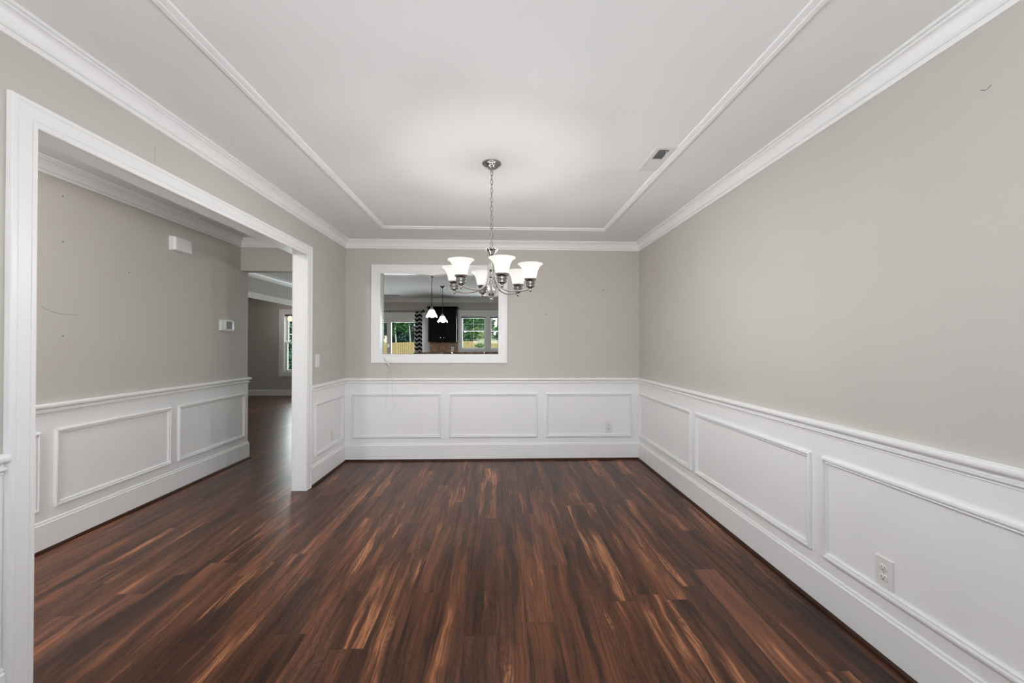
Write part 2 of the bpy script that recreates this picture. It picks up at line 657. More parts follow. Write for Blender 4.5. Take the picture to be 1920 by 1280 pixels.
# ------------------------------------------------------------------ the room shell
YF = -5.25                # street wall, behind the camera
YB = 5.80                 # rear wall of the house
XH = -1.133               # hall's far wall
T = .118                  # thickness of the wall with the big opening
ZW0, ZW1 = .019, .9145    # wainscot heights
OP = (-3.035, -.915, 2.077)              # cased opening: y0, y1, top
PT = (.381, 1.696, 1.174, 2.075)         # pass-through to the kitchen: x0, x1, z0, z1

floor = struct(MB().box(-5.6, 3.5, YF - .15, YB + .15, -.12, 0), 'floor', M['floor'])
ceiling = struct(MB().box(-5.6, 3.5, YF - .15, YB + .15, H, H + .15), 'ceiling', M['ceiling'])
wall_left = struct(wall_mesh(YF, 0, 0, H, -T, 0, [(OP[0] - .015, OP[1] + .015, -1, OP[2] + .015)], 'Y'), 'wall_left', M['taupe'])
wall_back = struct(wall_mesh(-T, W, 0, H, 0, .133, [(PT[0] - .015, PT[1] + .015, PT[2] - .015, PT[3] + .015)], 'X'), 'wall_back', M['taupe'])
wall_right = struct(wall_mesh(YF, YB, 0, H, W, W + .13, [], 'Y'), 'wall_right', M['taupe'])
wall_front = struct(wall_mesh(-5.5, W + .13, 0, H, YF - .13, YF, [(.64, 2.64, .65, 2.25), (-1.08, -.18, 0, 2.1)], 'X'), 'wall_front', M['taupe'])
wall_hall = struct(wall_mesh(YF, .139, 0, H, XH - .12, XH, [], 'Y'), 'wall_hall', M['taupe'])
wall_beam = struct(MB().box(XH, -T, .003, .133, 2.091, H), 'wall_beam', M['taupe'])
wall_side = struct(MB().box(-5.4, XH - .12, .0, .139, 0, H), 'wall_side', M['taupe'])
# wall with a wide opening between the family room and the room at the far left
wall_arch = struct(wall_mesh(.139, YB, 0, H, -2.31, -2.19, [(1.1, 5.1, -1, 2.03)], 'Y'), 'wall_arch', M['taupe'])
wall_outer = struct(MB().box(-5.5, -5.4, YF, YB, 0, H), 'wall_outer', M['taupe'])
DOOR = (-1.92, -.12, 0, 1.93)
WIN = [(.745, 1.395, 1.150, 2.005), (1.475, 2.125, 1.150, 2.005)]
FARW = (-3.645, -2.75, .585, 2.045)
wall_far = struct(wall_mesh(-5.4, W, 0, H, YB, YB + .14, [DOOR, *WIN, FARW], 'X'), 'wall_far', M['taupe'])

XY = lambda a, b, h: (a, b, h)

# crown moulding: offset from the wall, height below the ceiling
CROWN = [(0, -.094), (.010, -.094), (.0125, -.090), (.0125, -.081), (.0105, -.079), (.0105, -.0755), (.019, -.0745), (.0225, -.070), (.0215, -.0665), (.0165, -.0655),
         (.0190, -.056), (.0235, -.046), (.029, -.035), (.037, -.0255), (.045, -.0205), (.0475, -.020), (.0480, -.0115), (.054, -.0125), (.057, -.0125), (.061, -.0105), (.061, 0), (0, 0)]


def crown(path, closed, side, name):
    mb = MB().mould(path, [(o, H + h) for o, h in CROWN], XY, closed, side)
    return struct(mb, name, M['trim'], 30)


crown([(0, YF), (0, 0), (W, 0), (W, YF)], True, -1, 'trim_1')
crown([(-T, YF), (-T, .003), (XH, .003), (XH, YF)], True, 1, 'trim_2')
crown([(-2.19, .2), (-2.19, YB), (W, YB), (W, .133), (-T, .133)], False, -1, 'trim_3')

# flat border moulding applied to the ceiling
BORD = [(0, 0), (0, -.018), (.002, -.020), (.020, -.020), (.022, -.0165), (.024, -.0165), (.030, -.0145), (.036, -.0085), (.040, -.007), (.042, 0)]
bl, br_, bb = .542, .521, .530
mb = MB().mould([(bl, -bb), (W - br_, -bb), (W - br_, YF + .5), (bl, YF + .5)], [(o, H + h) for o, h in BORD], XY, True, -1)
struct(mb, 'trim_4', M['trim'], 30)

# chair rail, baseboard and shoe moulding
RAIL = [(0, .9145), (.012, .9143), (.0135, .9125), (.025, .9115), (.0290, .908), (.0305, .902), (.0295, .894), (.027, .8885), (.023, .8855), (.012, .8845), (.006, .8815), (.006, .8700),
        (.0130, .8690), (.0175, .866), (.0175, .8615), (.0140, .8575), (.0055, .8565), (.0055, .8505), (.0070, .848), (.005, .845), (0, .845)]
BASE = [(0, .190), (.0055, .190), (.0095, .187), (.0110, .181), (.0095, .1775), (.0080, .1765), (.0085, .1740), (.0145, .1725), (.0170, .169), (.0165, .1655), (.016, .1650), (.016, .0)]
SHOE = [(.016, .0), (.016, .019), (.020, .019), (.0255, .0155), (.029, .010), (.030, .0)]
WAIN = [(0, .86), (.0035, .86), (.0035, .17), (0, .17)]

seg_room = [(0, OP[1] + .087), (0, 0), (W, 0), (W, YF), (0, YF), (0, OP[0] - .087)]
seg_hall = [(XH, YF + .0), (XH, .139), (XH - .12, .139)]
for prof, nm, hall, room, mt in ((RAIL, 'trim', 'trim_6', 'trim_5', 'trim'), (WAIN, 'trim', 'trim_8', 'trim_7', 'trim'), (BASE, 'baseboard', 'baseboard_hall', 'baseboard_dining', 'trim'),
                                 (SHOE, 'baseboard', 'baseboard_hall_shoe', 'baseboard_dining_shoe', 'shoe')):
    struct(MB().mould(seg_room, prof, XY, False, -1), room, M[mt], 30)
    struct(MB().mould(seg_hall, prof, XY, False, -1), hall, M[mt], 30)
BASE2 = [(0, .150), (.008, .150), (.012, .142), (.014, .13), (.014, 0)]
struct(MB().mould([(-5.4, YB), (-2.31, YB)], BASE2, XY, False, -1), 'baseboard_far', M['trim'], 30)
struct(MB().mould([(-2.19, YB), (-2.02, YB)], BASE2, XY, False, -1), 'baseboard_kitchen', M['trim'], 30)

# raised frames of the wainscot panels
PANEL = [(0, 0), (0, .0115), (.0025, .0155), (.0085, .0170), (.0120, .0165), (.0130, .0105), (.0135, .0020), (.0205, .0015), (.0212, .0095), (.0240, .0115), (.0270, .0095), (.0278, .0020), (.0325, .0015), (.0330, 0)]


def panel_frame(name, rect, to3d, flip):
    a0, a1, z0, z1 = rect
    mb = MB().mould([(a0, z0), (a1, z0), (a1, z1), (a0, z1)], PANEL, to3d, True, 1)
    return struct(mb, name, M['trim'], 25)


idx = 9
off = .0035
back3 = lambda a, b, h: (a, -off - h, b)
right3 = lambda a, b, h: (W - off - h, a, b)
left3 = lambda a, b, h: (off + h, a, b)
hall3 = lambda a, b, h: (XH + off + h, a, b)
ZP = (.255, .744)
for r in ((.080, 1.060), (1.150, 2.132), (2.227, 3.200)):
    panel_frame('trim_%d' % idx, (*r, *ZP), back3, False)
    idx += 1
for r in ((-1.250, -.030), (-2.545, -1.326), (-3.84, -2.621), (-5.13, -3.915)):
    panel_frame('trim_%d' % idx, (*r, *ZP), right3, False)
    idx += 1
for r in ((-.752, -.074), (-4.1, -3.20), (-5.1, -4.2)):
    panel_frame('trim_%d' % idx, (*r, *ZP), left3, False)
    idx += 1
for r in ((-.871, .075), (-1.875, -.953), (-2.90, -1.962), (-3.91, -2.99)):
    panel_frame('trim_%d' % idx, (*r, *ZP), hall3, False)
    idx += 1

# casing round the wide opening (dining side and hall side) and its white jamb lining
CASE = [(-.004, 0), (-.004, .0085), (-.001, .011), (.004, .012), (.014, .012), (.0155, .0100), (.018, .0100), (.0195, .0135), (.060, .0155), (.062, .0140), (.0645, .0140), (.067, .0175),
        (.080, .0175), (.083, .0150), (.086, 0)]
op_path = [(OP[1], 0), (OP[1], OP[2]), (OP[0], OP[2]), (OP[0], 0)]
struct(MB().mould(op_path, CASE, lambda a, b, h: (h, a, b), False, -1), 'trim_%d' % idx, M['trim'], 25); idx += 1
struct(MB().mould(op_path, [(o + .012, h) for o, h in CASE], lambda a, b, h: (-T - h, a, b), False, -1), 'trim_%d' % idx, M['trim'], 25); idx += 1
struct(MB().mould(op_path, [(.0, 0), (.015, 0), (.015, T), (.0, T), (0, 0)], lambda a, b, h: (-h, a, b), False, -1), 'trim_%d' % idx, M['trim'], 25); idx += 1

# casing and lining of the pass-through
pt_path = [(PT[0], PT[2]), (PT[1], PT[2]), (PT[1], PT[3]), (PT[0], PT[3])]
CASE2 = [(o * 1.14, h) for o, h in CASE]
struct(MB().mould(pt_path, CASE2, lambda a, b, h: (a, -h, b), True, -1), 'trim_%d' % idx, M['trim'], 25); idx += 1
struct(MB().mould(pt_path, CASE2, lambda a, b, h: (a, .133 + h, b), True, -1), 'trim_%d' % idx, M['trim'], 25); idx += 1
struct(MB().mould(pt_path, [(0, 0), (.015, 0), (.015, .133), (0, .133), (0, 0)], lambda a, b, h: (a, h, b), True, -1), 'trim_%d' % idx, M['trim'], 25); idx += 1

# casing of the arch: straight band with a slightly bowed lower edge
n = 24
pa, pb = [], []
for i in range(n + 1):
    y = 1.1 + 4.0 * i / n
    pa.append((y, 2.017 - .012 * math.sin(math.pi * i / n) if i not in (0, n) else 2.017))
    pb.append((y, 2.103))
mb = MB()
for i in range(n):
    for X0, X1 in ((-2.19, -2.172),):
        q = [(pa[i][0], pa[i][1]), (pa[i + 1][0], pa[i + 1][1]), (pb[i + 1][0], pb[i + 1][1]), (pb[i][0], pb[i][1])]
        mb.add([(X0, *c) for c in q] + [(X1, *c) for c in q], [(0, 1, 2, 3), (4, 5, 6, 7), (0, 1, 5, 4), (3, 2, 6, 7)])
mb.box(-2.19, -2.172, 1.01, 1.1, 0, 2.103).box(-2.19, -2.172, 5.1, 5.19, 0, 2.103)
struct(mb, 'trim_%d' % idx, M['trim']); idx += 1

# small marks on the plaster
def mark(parent, pts, r, material, name):
    o = MB().tube(pts, r, 6).build(name, material, parent, smooth=40, kind='structure')
    return o


def hole(parent, p, nrm, r=.004):
    c = Vector(p)
    nv = Vector(nrm)
    MB().lathe([(1e-6, .0012), (r * .7, .001), (r, 0)], (0, 0, 0), 10).build('nail_hole', M['hole'], None, kind='structure')
    o = COL.objects[-1]
    o.rotation_euler = nv.to_track_quat('Z', 'Y').to_euler()
    o.location = c
    o.parent = parent


for yy, zz in ((-1.833, 2.244), (-1.83, 1.95), (-1.353, 1.833), (-1.825, 1.338)):
    hole(wall_hall, (XH, yy, zz), (1, 0, 0), .0045)
for yy, zz in ((-1.056, 1.835), (-1.424, 1.346)):
    hole(wall_hall, (XH, yy, zz), (1, 0, 0), .003)
for xx, zz in ((2.223, 1.628), (2.875, 1.902)):
    hole(wall_back, (xx, 0, zz), (0, -1, 0), .0055)
for yy, zz in ((-.66, 2.130), (-.486, 2.124)):
    hole(wall_right, (W, yy, zz), (-1, 0, 0), .005)
for yy, zz in ((-.62, 1.939), (-.157, 1.868)):
    hole(wall_left, (0, yy, zz), (1, 0, 0), .005)
mark(wall_right, [(W - .0002, -3.279, 2.1395), (W - .0004, -3.290, 2.1315), (W - .0002, -3.297, 2.1315), (W - .0002, -3.307, 2.1385)], .0009, M['hole'], 'plaster_crack')
mark(wall_left, [(.0, -2.516, 2.252), (.0, -2.5155, 2.21), (.0, -2.515, 2.178)], .0008, M['scuff'], 'plaster_crack')
mark(wall_hall, [(XH, -1.955, 1.521), (XH, -1.91, 1.497), (XH, -1.86, 1.484), (XH, -1.80, 1.4805), (XH, -1.73, 1.482)], .0016, M['scuff'], 'scuff_mark')


# ------------------------------------------------------------------ electrical plates
def plate_basis(o, u, n):
    o, u, n = Vector(o), Vector(u), Vector(n)
    z = Vector((0, 0, 1))
    return lambda a, b, h: tuple(o + u * a + z * b + n * h)


def bevel_plate(mb, B, w, h, t, b):
    """A plate with chamfered edges, centred on the origin of the basis."""
    P = []
    for (ww, hh, tt) in ((w, h, 0), (w, h, t * .35), (w - b, h - b, t)):
        for sx, sz in ((-1, -1), (1, -1), (1, 1), (-1, 1)):
            P.append(B(sx * ww / 2, sz * hh / 2, tt))
    f = []
    for l in (0, 1):
        for i in range(4):
            j = (i + 1) % 4
            f.append((l * 4 + i, l * 4 + j, l * 4 + 4 + j, l * 4 + 4 + i))
    f.append((8, 9, 10, 11))
    f.append((3, 2, 1, 0))
    mb.add(P, f)
    return mb


def outlet(o, u, n, label, w=.0795, h=.124, mats=('white_plastic',), group=None):
    e = empty('wall_outlet', o)
    B = plate_basis((0, 0, 0), u, n)
    bevel_plate(MB(), B, w, h, .006, .006).build('cover_plate', M[mats[0]], e)
    for s in (1, -1):
        mb = MB()
        ring = []
        N = 24
        for lay, (sc, hh) in enumerate(((1, .006), (1, .0085), (.92, .0092))):
            for i in range(N):
                a = 2 * math.pi * i / N
                x = max(-.0165, min(.0165, .0178 * math.cos(a) * 1.05)) * sc
                zz = max(-.0125, min(.0125, .0172 * math.sin(a))) * sc
                ring.append(B(x, s * .0195 + zz, hh))
        f = []
        for l in (0, 1):
            for i in range(N):
                j = (i + 1) % N
                f.append((l * N + i, l * N + j, l * N + N + j, l * N + N + i))
        f.append(tuple(range(2 * N, 3 * N)))
        mb.add(ring, f)
        r = mb.build('receptacle', M[mats[0]], e, smooth=35)
        sl = MB()
        for dx, hh in ((-.0063, .0085), (.0063, .0070)):
            q = [(dx - .0011, s * .0195 + .0035 - hh / 2), (dx + .0011, s * .0195 + .0035 - hh / 2), (dx + .0011, s * .0195 + .0035 + hh / 2), (dx - .0011, s * .0195 + .0035 + hh / 2)]
            sl.add([B(a, b, .0090) for a, b in q] + [B(a, b, .0094) for a, b in q], [(4, 5, 6, 7), (0, 1, 5, 4), (1, 2, 6, 5), (2, 3, 7, 6), (3, 0, 4, 7)])
        q = [(.0024 * math.cos(2 * math.pi * i / 10), s * .0195 - .0065 + .0024 * math.sin(2 * math.pi * i / 10)) for i in range(10)]
        sl.add([B(a, b, .0094) for a, b in q], [tuple(range(10))])
        d = sl.build('slots', M['slot'], None)
        d.parent = r
    MB().add([B(.0025 * math.cos(2 * math.pi * i / 12), .0025 * math.sin(2 * math.pi * i / 12), .0064) for i in range(12)], [tuple(range(12))]).build('screw', M['nickel'], e)
    tag(e, label, 'outlet', group)
    return e


outlet((W - .0035, -2.938, .352), (0, -1, 0), (-1, 0, 0), 'white duplex outlet low inside the large nearest panel of the right wall')
outlet((2.938, -.0035, .364), (1, 0, 0), (0, -1, 0), 'small white duplex outlet in the right-hand panel of the back wall wainscot')
outlet((.0035, -.370, .368), (0, 1, 0), (1, 0, 0), 'white duplex outlet in the narrow wainscot panel beside the opening', mats=('white_plastic',))

e = empty('light_switch', (0, -.695, 1.133))
B = plate_basis((0, 0, 0), (0, 1, 0), (1, 0, 0))
bevel_plate(MB(), B, .078, .122, .006, .006).build('cover_plate', M['white_plastic'], e)
mb = MB()
pts = [B(x, z, h) for h, k in ((.006, 0), (.0085, 1)) for x, z in ((-.0165, -.033), (.0165, -.033), (.0165, .033), (-.0165, .033))]
mb.add(pts, [(4, 5, 6, 7), (0, 1, 5, 4), (1, 2, 6, 5), (2, 3, 7, 6), (3, 0, 4, 7)])
mb.build('rocker_frame', M['cream_plastic'], e)
pts = [B(-.014, -.030, .0088), (B(.014, -.030, .0088)), B(.014, 0, .0095), B(-.014, 0, .0095), B(.014, .030, .0135), B(-.014, .030, .0135), B(.014, .030, .0085), B(-.014, .030, .0085)]
mb = MB().add(pts, [(0, 1, 2, 3), (3, 2, 4, 5), (5, 4, 6, 7), (1, 2, 4, 6), (0, 3, 5, 7)])
mb.build('rocker', M['white_plastic'], e)
tag(e, 'white rocker light switch on the short wall between opening and corner', 'light switch')

# thermostat on the hall wall
ty, tz = -.238, 1.480
e = empty('thermostat', (XH, ty, tz))
B = plate_basis((0, 0, 0), (0, 1, 0), (1, 0, 0))


def bowed_shell(B, w, h, t, bow, n=14, inset=.012):
    """A flat box whose top and bottom edges bulge like a shallow arc, with softened front edges."""
    out = []
    for k in range(n + 1):
        s = -1 + 2 * k / n
        out.append((s * w / 2, h / 2 - bow * s * s))
    for k in range(n, -1, -1):
        s = -1 + 2 * k / n
        out.append((s * w / 2, -h / 2 + bow * s * s))
    N = len(out)
    L = []
    for sc, hh in ((1, 0), (1, t * .7), (1 - inset / w, t * .93), (1 - 2.6 * inset / w, t)):
        for a, b in out:
            L.append(B(a * sc, b * (1 - (1 - sc) * w / h), hh))
    f = []
    for l in range(3):
        for i in range(N):
            j = (i + 1) % N
            f.append((l * N + i, l * N + j, (l + 1) * N + j, (l + 1) * N + i))
    f.append(tuple(range(3 * N, 4 * N)))
    f.append(tuple(range(N))[::-1])
    return MB().add(L, f)


bevel_plate(MB(), B, .236, .150, .0015, .002).build('wall_plate', M['taupe'], e)
bowed_shell(plate_basis((.0015, 0, 0), (0, 1, 0), (1, 0, 0)), .200, .130, .026, .012).build('body', M['white_plastic'], e, smooth=40)
bevel_plate(MB(), plate_basis((.0278, .014, .001), (0, 1, 0), (1, 0, 0)), .088, .078, .0012, .002).build('screen', M['screen'], e)
tag(e, 'white thermostat with grey screen near the end of the hall wall', 'thermostat')

# door chime box on the hall wall
e = empty('door_chime', (XH, -.872, 2.157))
B = plate_basis((0, 0, 0), (0, 1, 0), (1, 0, 0))
n = 12
out, prof = [], []
for k in range(n + 1):
    s = -1 + 2 * k / n
    out.append((s * .100, .062 - .004 * s * s))
for k in range(n, -1, -1):
    s = -1 + 2 * k / n
    out.append((s * .100, -.062 + .004 * s * s))
N = len(out)
L = []
for sc, sh, hh in ((1.0, 1.0, 0), (1.0, 1.0, .030), (.97, .97, .044), (.88, .90, .050), (.6, .8, .0525)):
    for a, b in out:
        L.append(B(a * sc, b * sh, hh))
f = []
for l in range(4):
    for i in range(N):
        j = (i + 1) % N
        f.append((l * N + i, l * N + j, (l + 1) * N + j, (l + 1) * N + i))
f.append(tuple(range(4 * N, 5 * N)))
MB().add(L, f).build('cover', M['white_plastic'], e, smooth=50)
bevel_plate(MB(), plate_basis((-.0, 0, 0), (0, 1, 0), (1, 0, 0)), .206, .128, .004, .003).build('base_plate', M['cream_plastic'], e)
tag(e, 'white rounded door chime box high on the hall wall under the crown', 'door chime')


# ------------------------------------------------------------------ ceiling register
def register(x0, x1, y0, y1, label, name='ceiling_vent'):
    cx, cy = (x0 + x1) / 2, (y0 + y1) / 2
    e = empty(name, (cx, cy, H))
    at = (cx, cy, H)
    ix0, ix1, iy0, iy1 = x0 + .030, x1 - .030, y0 + .030, y1 - .030
    ym = (iy0 + iy1) / 2
    fr = [(0, 0), (0, -.0045), (.003, -.0075), (.026, -.0075), (.030, -.0055), (.030, .0)]
    part(MB().mould([(x0, y0), (x1, y0), (x1, y1), (x0, y1)], [(o, H + h) for o, h in fr], XY, True, 1), 'frame', M['vent_metal'], e, at, 30)
    part(MB().box(ix0, ix1, ym - .006, ym + .006, H - .0075, H - .001), 'divider_bar', M['vent_metal'], e, at)
    part(MB().box(ix0, ix1, iy0, iy1, H - .0012, H - .0004), 'duct_opening', M['duct'], e, at, label='dark duct opening')
    for a, b, tilt in ((iy0, ym - .006, 1), (ym + .006, iy1, -1)):
        nl = 8
        mb = MB()
        for i in range(nl):
            yc = a + (b - a) * (i + .5) / nl
            d = (b - a) / nl * .41
            ya, yb = yc - d, yc + d
            za, zb = (H - .0075, H - .0018) if tilt > 0 else (H - .0018, H - .0075)
            th = .0008
            mb.add([(ix0, ya, za), (ix1, ya, za), (ix1, yb, zb), (ix0, yb, zb), (ix0, ya, za + th), (ix1, ya, za + th), (ix1, yb, zb + th), (ix0, yb, zb + th)],
                   [(0, 1, 2, 3), (4, 5, 6, 7), (0, 1, 5, 4), (1, 2, 6, 5), (2, 3, 7, 6), (3, 0, 4, 7)])
        part(mb, 'louvers', M['vent_metal'], e, at)
    part(MB().tube([(cx + .018, iy0 + .018, H - .004), (cx + .018, iy0 + .020, H - .014), (cx + .016, iy0 + .034, H - .022)], .002, 8), 'damper_lever', M['vent_metal'], e, at, 40)
    for yy in (y0 + .015, y1 - .015):
        part(MB().lathe([(1e-6, -.0088), (.003, -.0086), (.0034, -.0074)], (cx, yy, H), 12), 'screw', M['nickel'], e, at, 40)
    tag(e, label, 'vent')
    return e


register(2.603, 2.724, -2.246, -1.927, 'white two-way ceiling vent beside the right border moulding of the dining ceiling')

# ------------------------------------------------------------------ chandelier
CX, CY = 1.6445, -1.984
ch = empty('chandelier', (CX, CY, H))
at = (CX, CY, H)
part(MB().lathe([(1e-6, 0), (.0605, 0), (.0615, -.004), (.0600, -.009), (.0540, -.013), (.050, -.0145), (.046, -.020), (.036, -.029), (.022, -.035), (.0125, -.038), (.010, -.044), (.0055, -.047), (1e-6, -.0475)],
                (CX, CY, H), 40), 'canopy', M['nickel_dark'], ch, at, 40)
links = MB()
z = 2.398
k = 0
links.tube([(CX + .0055 * math.cos(a), CY, 2.392 + .0075 * math.sin(a)) for a in [2 * math.pi * i / 14 for i in range(14)]], .0016, 6, True)
top, bot = 2.391, 1.912
nl = 17
pitch = (top - bot) / nl
for i in range(nl):
    zc = top - pitch * (i + .5)
    hl = pitch * .5 + .0016
    hw = .0068
    pts = []
    for q in range(18):
        a = 2 * math.pi * q / 18
        ca, sa = math.cos(a), math.sin(a)
        xx = hw * ca
        zz = (hl - hw) * (1 if sa > 0 else -1) + hw * sa if abs(sa) > .05 else 0
        tw = .35 + (math.pi / 2 if i % 2 else 0)
        pts.append((CX + xx * math.cos(tw), CY + xx * math.sin(tw), zc + zz))
    links.tube(pts, .0017, 6, True)
part(links, 'chain', M['nickel_dark'], ch, at, 60)
wire = [(CX + .0035 * math.cos(i * 1.1), CY + .0035 * math.sin(i * 1.1), 2.39 - .48 * i / 40) for i in range(41)]
part(MB().tube(wire, .0014, 6), 'feed_wire', M['clear_cord'], ch, at, 60)
# fluted crown at the end of the chain
part(MB().lathe([(1e-6, 1.914), (.007, 1.913), (.010, 1.905), (.017, 1.900), (.030, 1.897), (.047, 1.893), (.0465, 1.889), (.037, 1.884), (.029, 1.874), (.022, 1.863), (.014, 1.852), (.010, 1.848), (.0085, 1.842)],
                (CX, CY, 0), 48, flute=12, depth=.16), 'fluted_crown', M['nickel'], ch, at, 50)
part(MB().lathe([(.0075, 1.845), (.0075, 1.815), (.012, 1.810), (.016, 1.806), (.016, 1.799), (.0205, 1.795), (.0205, 1.762), (.0165, 1.758), (.0105, 1.750), (.009, 1.735), (.012, 1.728), (.0165, 1.722), (.0165, 1.716),
                 (.012, 1.711), (.010, 1.702), (.013, 1.692), (.020, 1.684), (.020, 1.678), (.016, 1.676)], (CX, CY, 0), 32), 'column', M['nickel'], ch, at, 40)
part(MB().lathe([(.018, 1.678), (.0275, 1.674), (.0320, 1.664), (.0330, 1.650), (.0310, 1.632), (.026, 1.614), (.0185, 1.600), (.012, 1.595)], (CX, CY, 0), 64, flute=12, depth=.20), 'fluted_urn', M['nickel'], ch, at, 50)
part(MB().lathe([(.012, 1.596), (.0125, 1.592), (.0075, 1.589), (.006, 1.586), (.0095, 1.582), (.0108, 1.577), (.0085, 1.571), (.004, 1.567), (.0035, 1.562), (1e-6, 1.558)], (CX, CY, 0), 24), 'finial', M['nickel'], ch, at, 50)

R_ARM, PHI, ZB = .25, math.radians(15), 1.630
arm_pts = []
# J curve: down from the hub, then sweeping out to the socket
for t_ in range(0, 21):
    u = t_ / 20
    if u < .12:
        arm_pts.append((.020, 1.792 - .03 * u / .12))
P0, P1, P2, P3 = (.020, 1.765), (.024, 1.615), (.125, 1.612), (.228, 1.630)
for t_ in range(0, 25):
    u = t_ / 24
    b0, b1, b2, b3 = (1 - u) ** 3, 3 * u * (1 - u) ** 2, 3 * u * u * (1 - u), u ** 3
    arm_pts.append((b0 * P0[0] + b1 * P1[0] + b2 * P2[0] + b3 * P3[0], b0 * P0[1] + b1 * P1[1] + b2 * P2[1] + b3 * P3[1]))
arm_pts.append((.25, ZB))
SHADE = [(.0345, 1.690), (.0370, 1.700), (.0405, 1.716), (.0442, 1.734), (.0485, 1.750), (.0545, 1.765), (.0620, 1.776), (.0705, 1.783), (.0782, 1.7875)]
SHADE = SHADE + [(.0778, 1.7895), (.0695, 1.7855), (.0600, 1.7785), (.0520, 1.767), (.0460, 1.751), (.0420, 1.734), (.0383, 1.716), (.0345, 1.701), (.031, 1.694), (1e-6, 1.692)]
proto = None
for i in range(6):
    a = PHI + math.radians(60 * i)
    ca, sa = math.cos(a), -math.sin(a)
    sx, sy = R_ARM * ca, R_ARM * sa
    if proto is None:
        lp = lambda pts: [(p[0], 0, p[1] - H) for p in pts]
        arm = MB().tube(lp(arm_pts), .0052, 12).build('arm', M['nickel'], None, smooth=60)
        cup = MB().lathe([(1e-6, -.014), (.006, -.014), (.0075, -.006), (.0075, .006), (.018, .012), (.0260, .016), (.0270, .020), (.0270, .026), (.0235, .028), (.0235, .033), (.0290, .035), (.0300, .039), (.0300, .044), (.0265, .046),
                          (.0265, .050), (.0325, .053), (.0370, .061), (.0380, .067), (.0355, .068), (1e-6, .064)], (R_ARM, 0, ZB - H), 32).build('socket_cup', M['nickel_dark'], None, smooth=35)
        ball = MB().sphere((R_ARM, 0, ZB - H - .002), .0115, 18).build('ball_finial', M['nickel'], None, smooth=60)
        shd = MB().lathe([(r, z_ - H) for r, z_ in SHADE], (R_ARM, 0, 0), 40, cap=False).build('glass_shade', M['shade'], None, smooth=50)
        shd.data.materials.append(M['shade_inner'])          # the inside of the bell is plain white glass
        for p_ in shd.data.polygons:
            p_.material_index = 1 if p_.index >= 9 * 40 else 0
        blb = MB().lathe([(1e-6, 0), (.012, .002), (.012, .018), (.016, .030), (.020, .042), (.018, .054), (.010, .062), (1e-6, .064)], (R_ARM, 0, 1.694 - H), 20).build('bulb', M['bulb'], None, smooth=60)
        proto = (arm, (cup, ball, shd, blb))
        arm.parent = ch
        for o in proto[1]:
            o.parent = arm
        arm2 = arm
    else:
        arm2 = proto[0].copy()
        COL.objects.link(arm2)
        arm2.parent = ch
        for o in proto[1]:
            o2 = o.copy()
            COL.objects.link(o2)
            o2.parent = arm2
    arm2.rotation_euler = (0, 0, -a)
    lamp('chandelier_light', 'POINT', (CX + sx, CY + sy, 1.772), EN['chand'], (.985, .99, 1), shadow_soft_size=.02)
    # light given off sideways by the outside of the same glass bell
    lo = lamp('shade_glow', 'AREA', (CX + sx * 1.34, CY + sy * 1.34, 1.735), EN['lat'], (.985, .99, 1), shape='DISK', size=.09)
    uo = lamp('shade_uplight', 'AREA', (CX + sx * 1.10, CY + sy * 1.10, 1.800), EN['up'], (.985, .99, 1), shape='DISK', size=.10)
    uo.rotation_euler = Vector((ca, sa, .55)).to_track_quat('-Z', 'Y').to_euler()
    lo.rotation_euler = Vector((ca, sa, -.55)).to_track_quat('-Z', 'Z').to_euler()
tag(ch, 'brushed nickel six-arm chandelier with lit white bell shades over the dining floor', 'chandelier')

# ------------------------------------------------------------------ cord hanging from the pass-through
e = empty('hanging_cord', (.455, -.03, 1.13))
at = (.455, -.03, 1.13)


def px(xp, yp, yplane):
    """World point on the plane y = yplane seen from the camera station through photo pixel (xp, yp)."""
    d = (xp - 960) / F_PX * _r - (yp - 640) / F_PX * _u + _f
    t = (yplane - CAM.y) / d.y
    return CAM + d * t


strandA = [Vector((.470, .03, PT[3])), px(730, 645, .01), px(729.5, 662, -.022), px(729, 684, -.030)]
strandB = [Vector((.486, .03, PT[3])), px(736, 645, .01), px(734.5, 664, -.022), px(732.5, 684, -.030)]


def smooth_path(P, n=10):
    out = []
    P = [Vector(p) for p in P]
    for i in range(len(P) - 1):
        p0 = P[max(i - 1, 0)]
        p1, p2 = P[i], P[i + 1]
        p3 = P[min(i + 2, len(P) - 1)]
        for k in range(n):
            t = k / n
            out.append(.5 * ((2 * p1) + (p2 - p0) * t + (2 * p0 - 5 * p1 + 4 * p2 - p3) * t * t + (3 * p1 - p0 - 3 * p2 + p3) * t ** 3))
    out.append(P[-1])
    return out


up = MB()
up.tube(strandA, .00045, 6)
up.tube(strandB, .00045, 6)
part(up, 'upper_strands', M['clear_cord'], e, at, 60)
loop = [px(731, 685, -.032), px(727, 695, -.034), px(725.5, 708, -.045), px(725.8, 724, -.045), px(725.5, 742, -.04), px(723.6, 757, -.034), px(724.5, 768, -.032), px(728.5, 774, -.03), px(734.5, 772.5, -.03),
        px(738.8, 766, -.03), px(738.5, 756, -.033), px(736, 742, -.04), px(735.2, 724, -.045), px(735.5, 708, -.045), px(735.8, 698, -.036), px(732, 686, -.032)]
part(MB().tube(smooth_path(loop, 6), .0012, 6), 'cord_loop', M['faint_cord'], e, at, 60)
a_, b_ = px(719.8, 670.5, -.034), px(731.5, 686.5, -.036)
d_ = (b_ - a_)
part(MB().tube([a_, a_ + d_ * .1, a_ + d_ * .5, a_ + d_ * .9, b_], [.0045, .0055, .0058, .0068, .006], 10), 'toggle', M['vent_metal'], e, at, 50)
part(MB().bevel_box(.461, .477, .008, .022, 1.250, 1.292, .003), 'clip', M['white_plastic'], e, at, 30)
tag(e, 'thin looped white cord with a toggle dangling below the pass-through', 'cord')

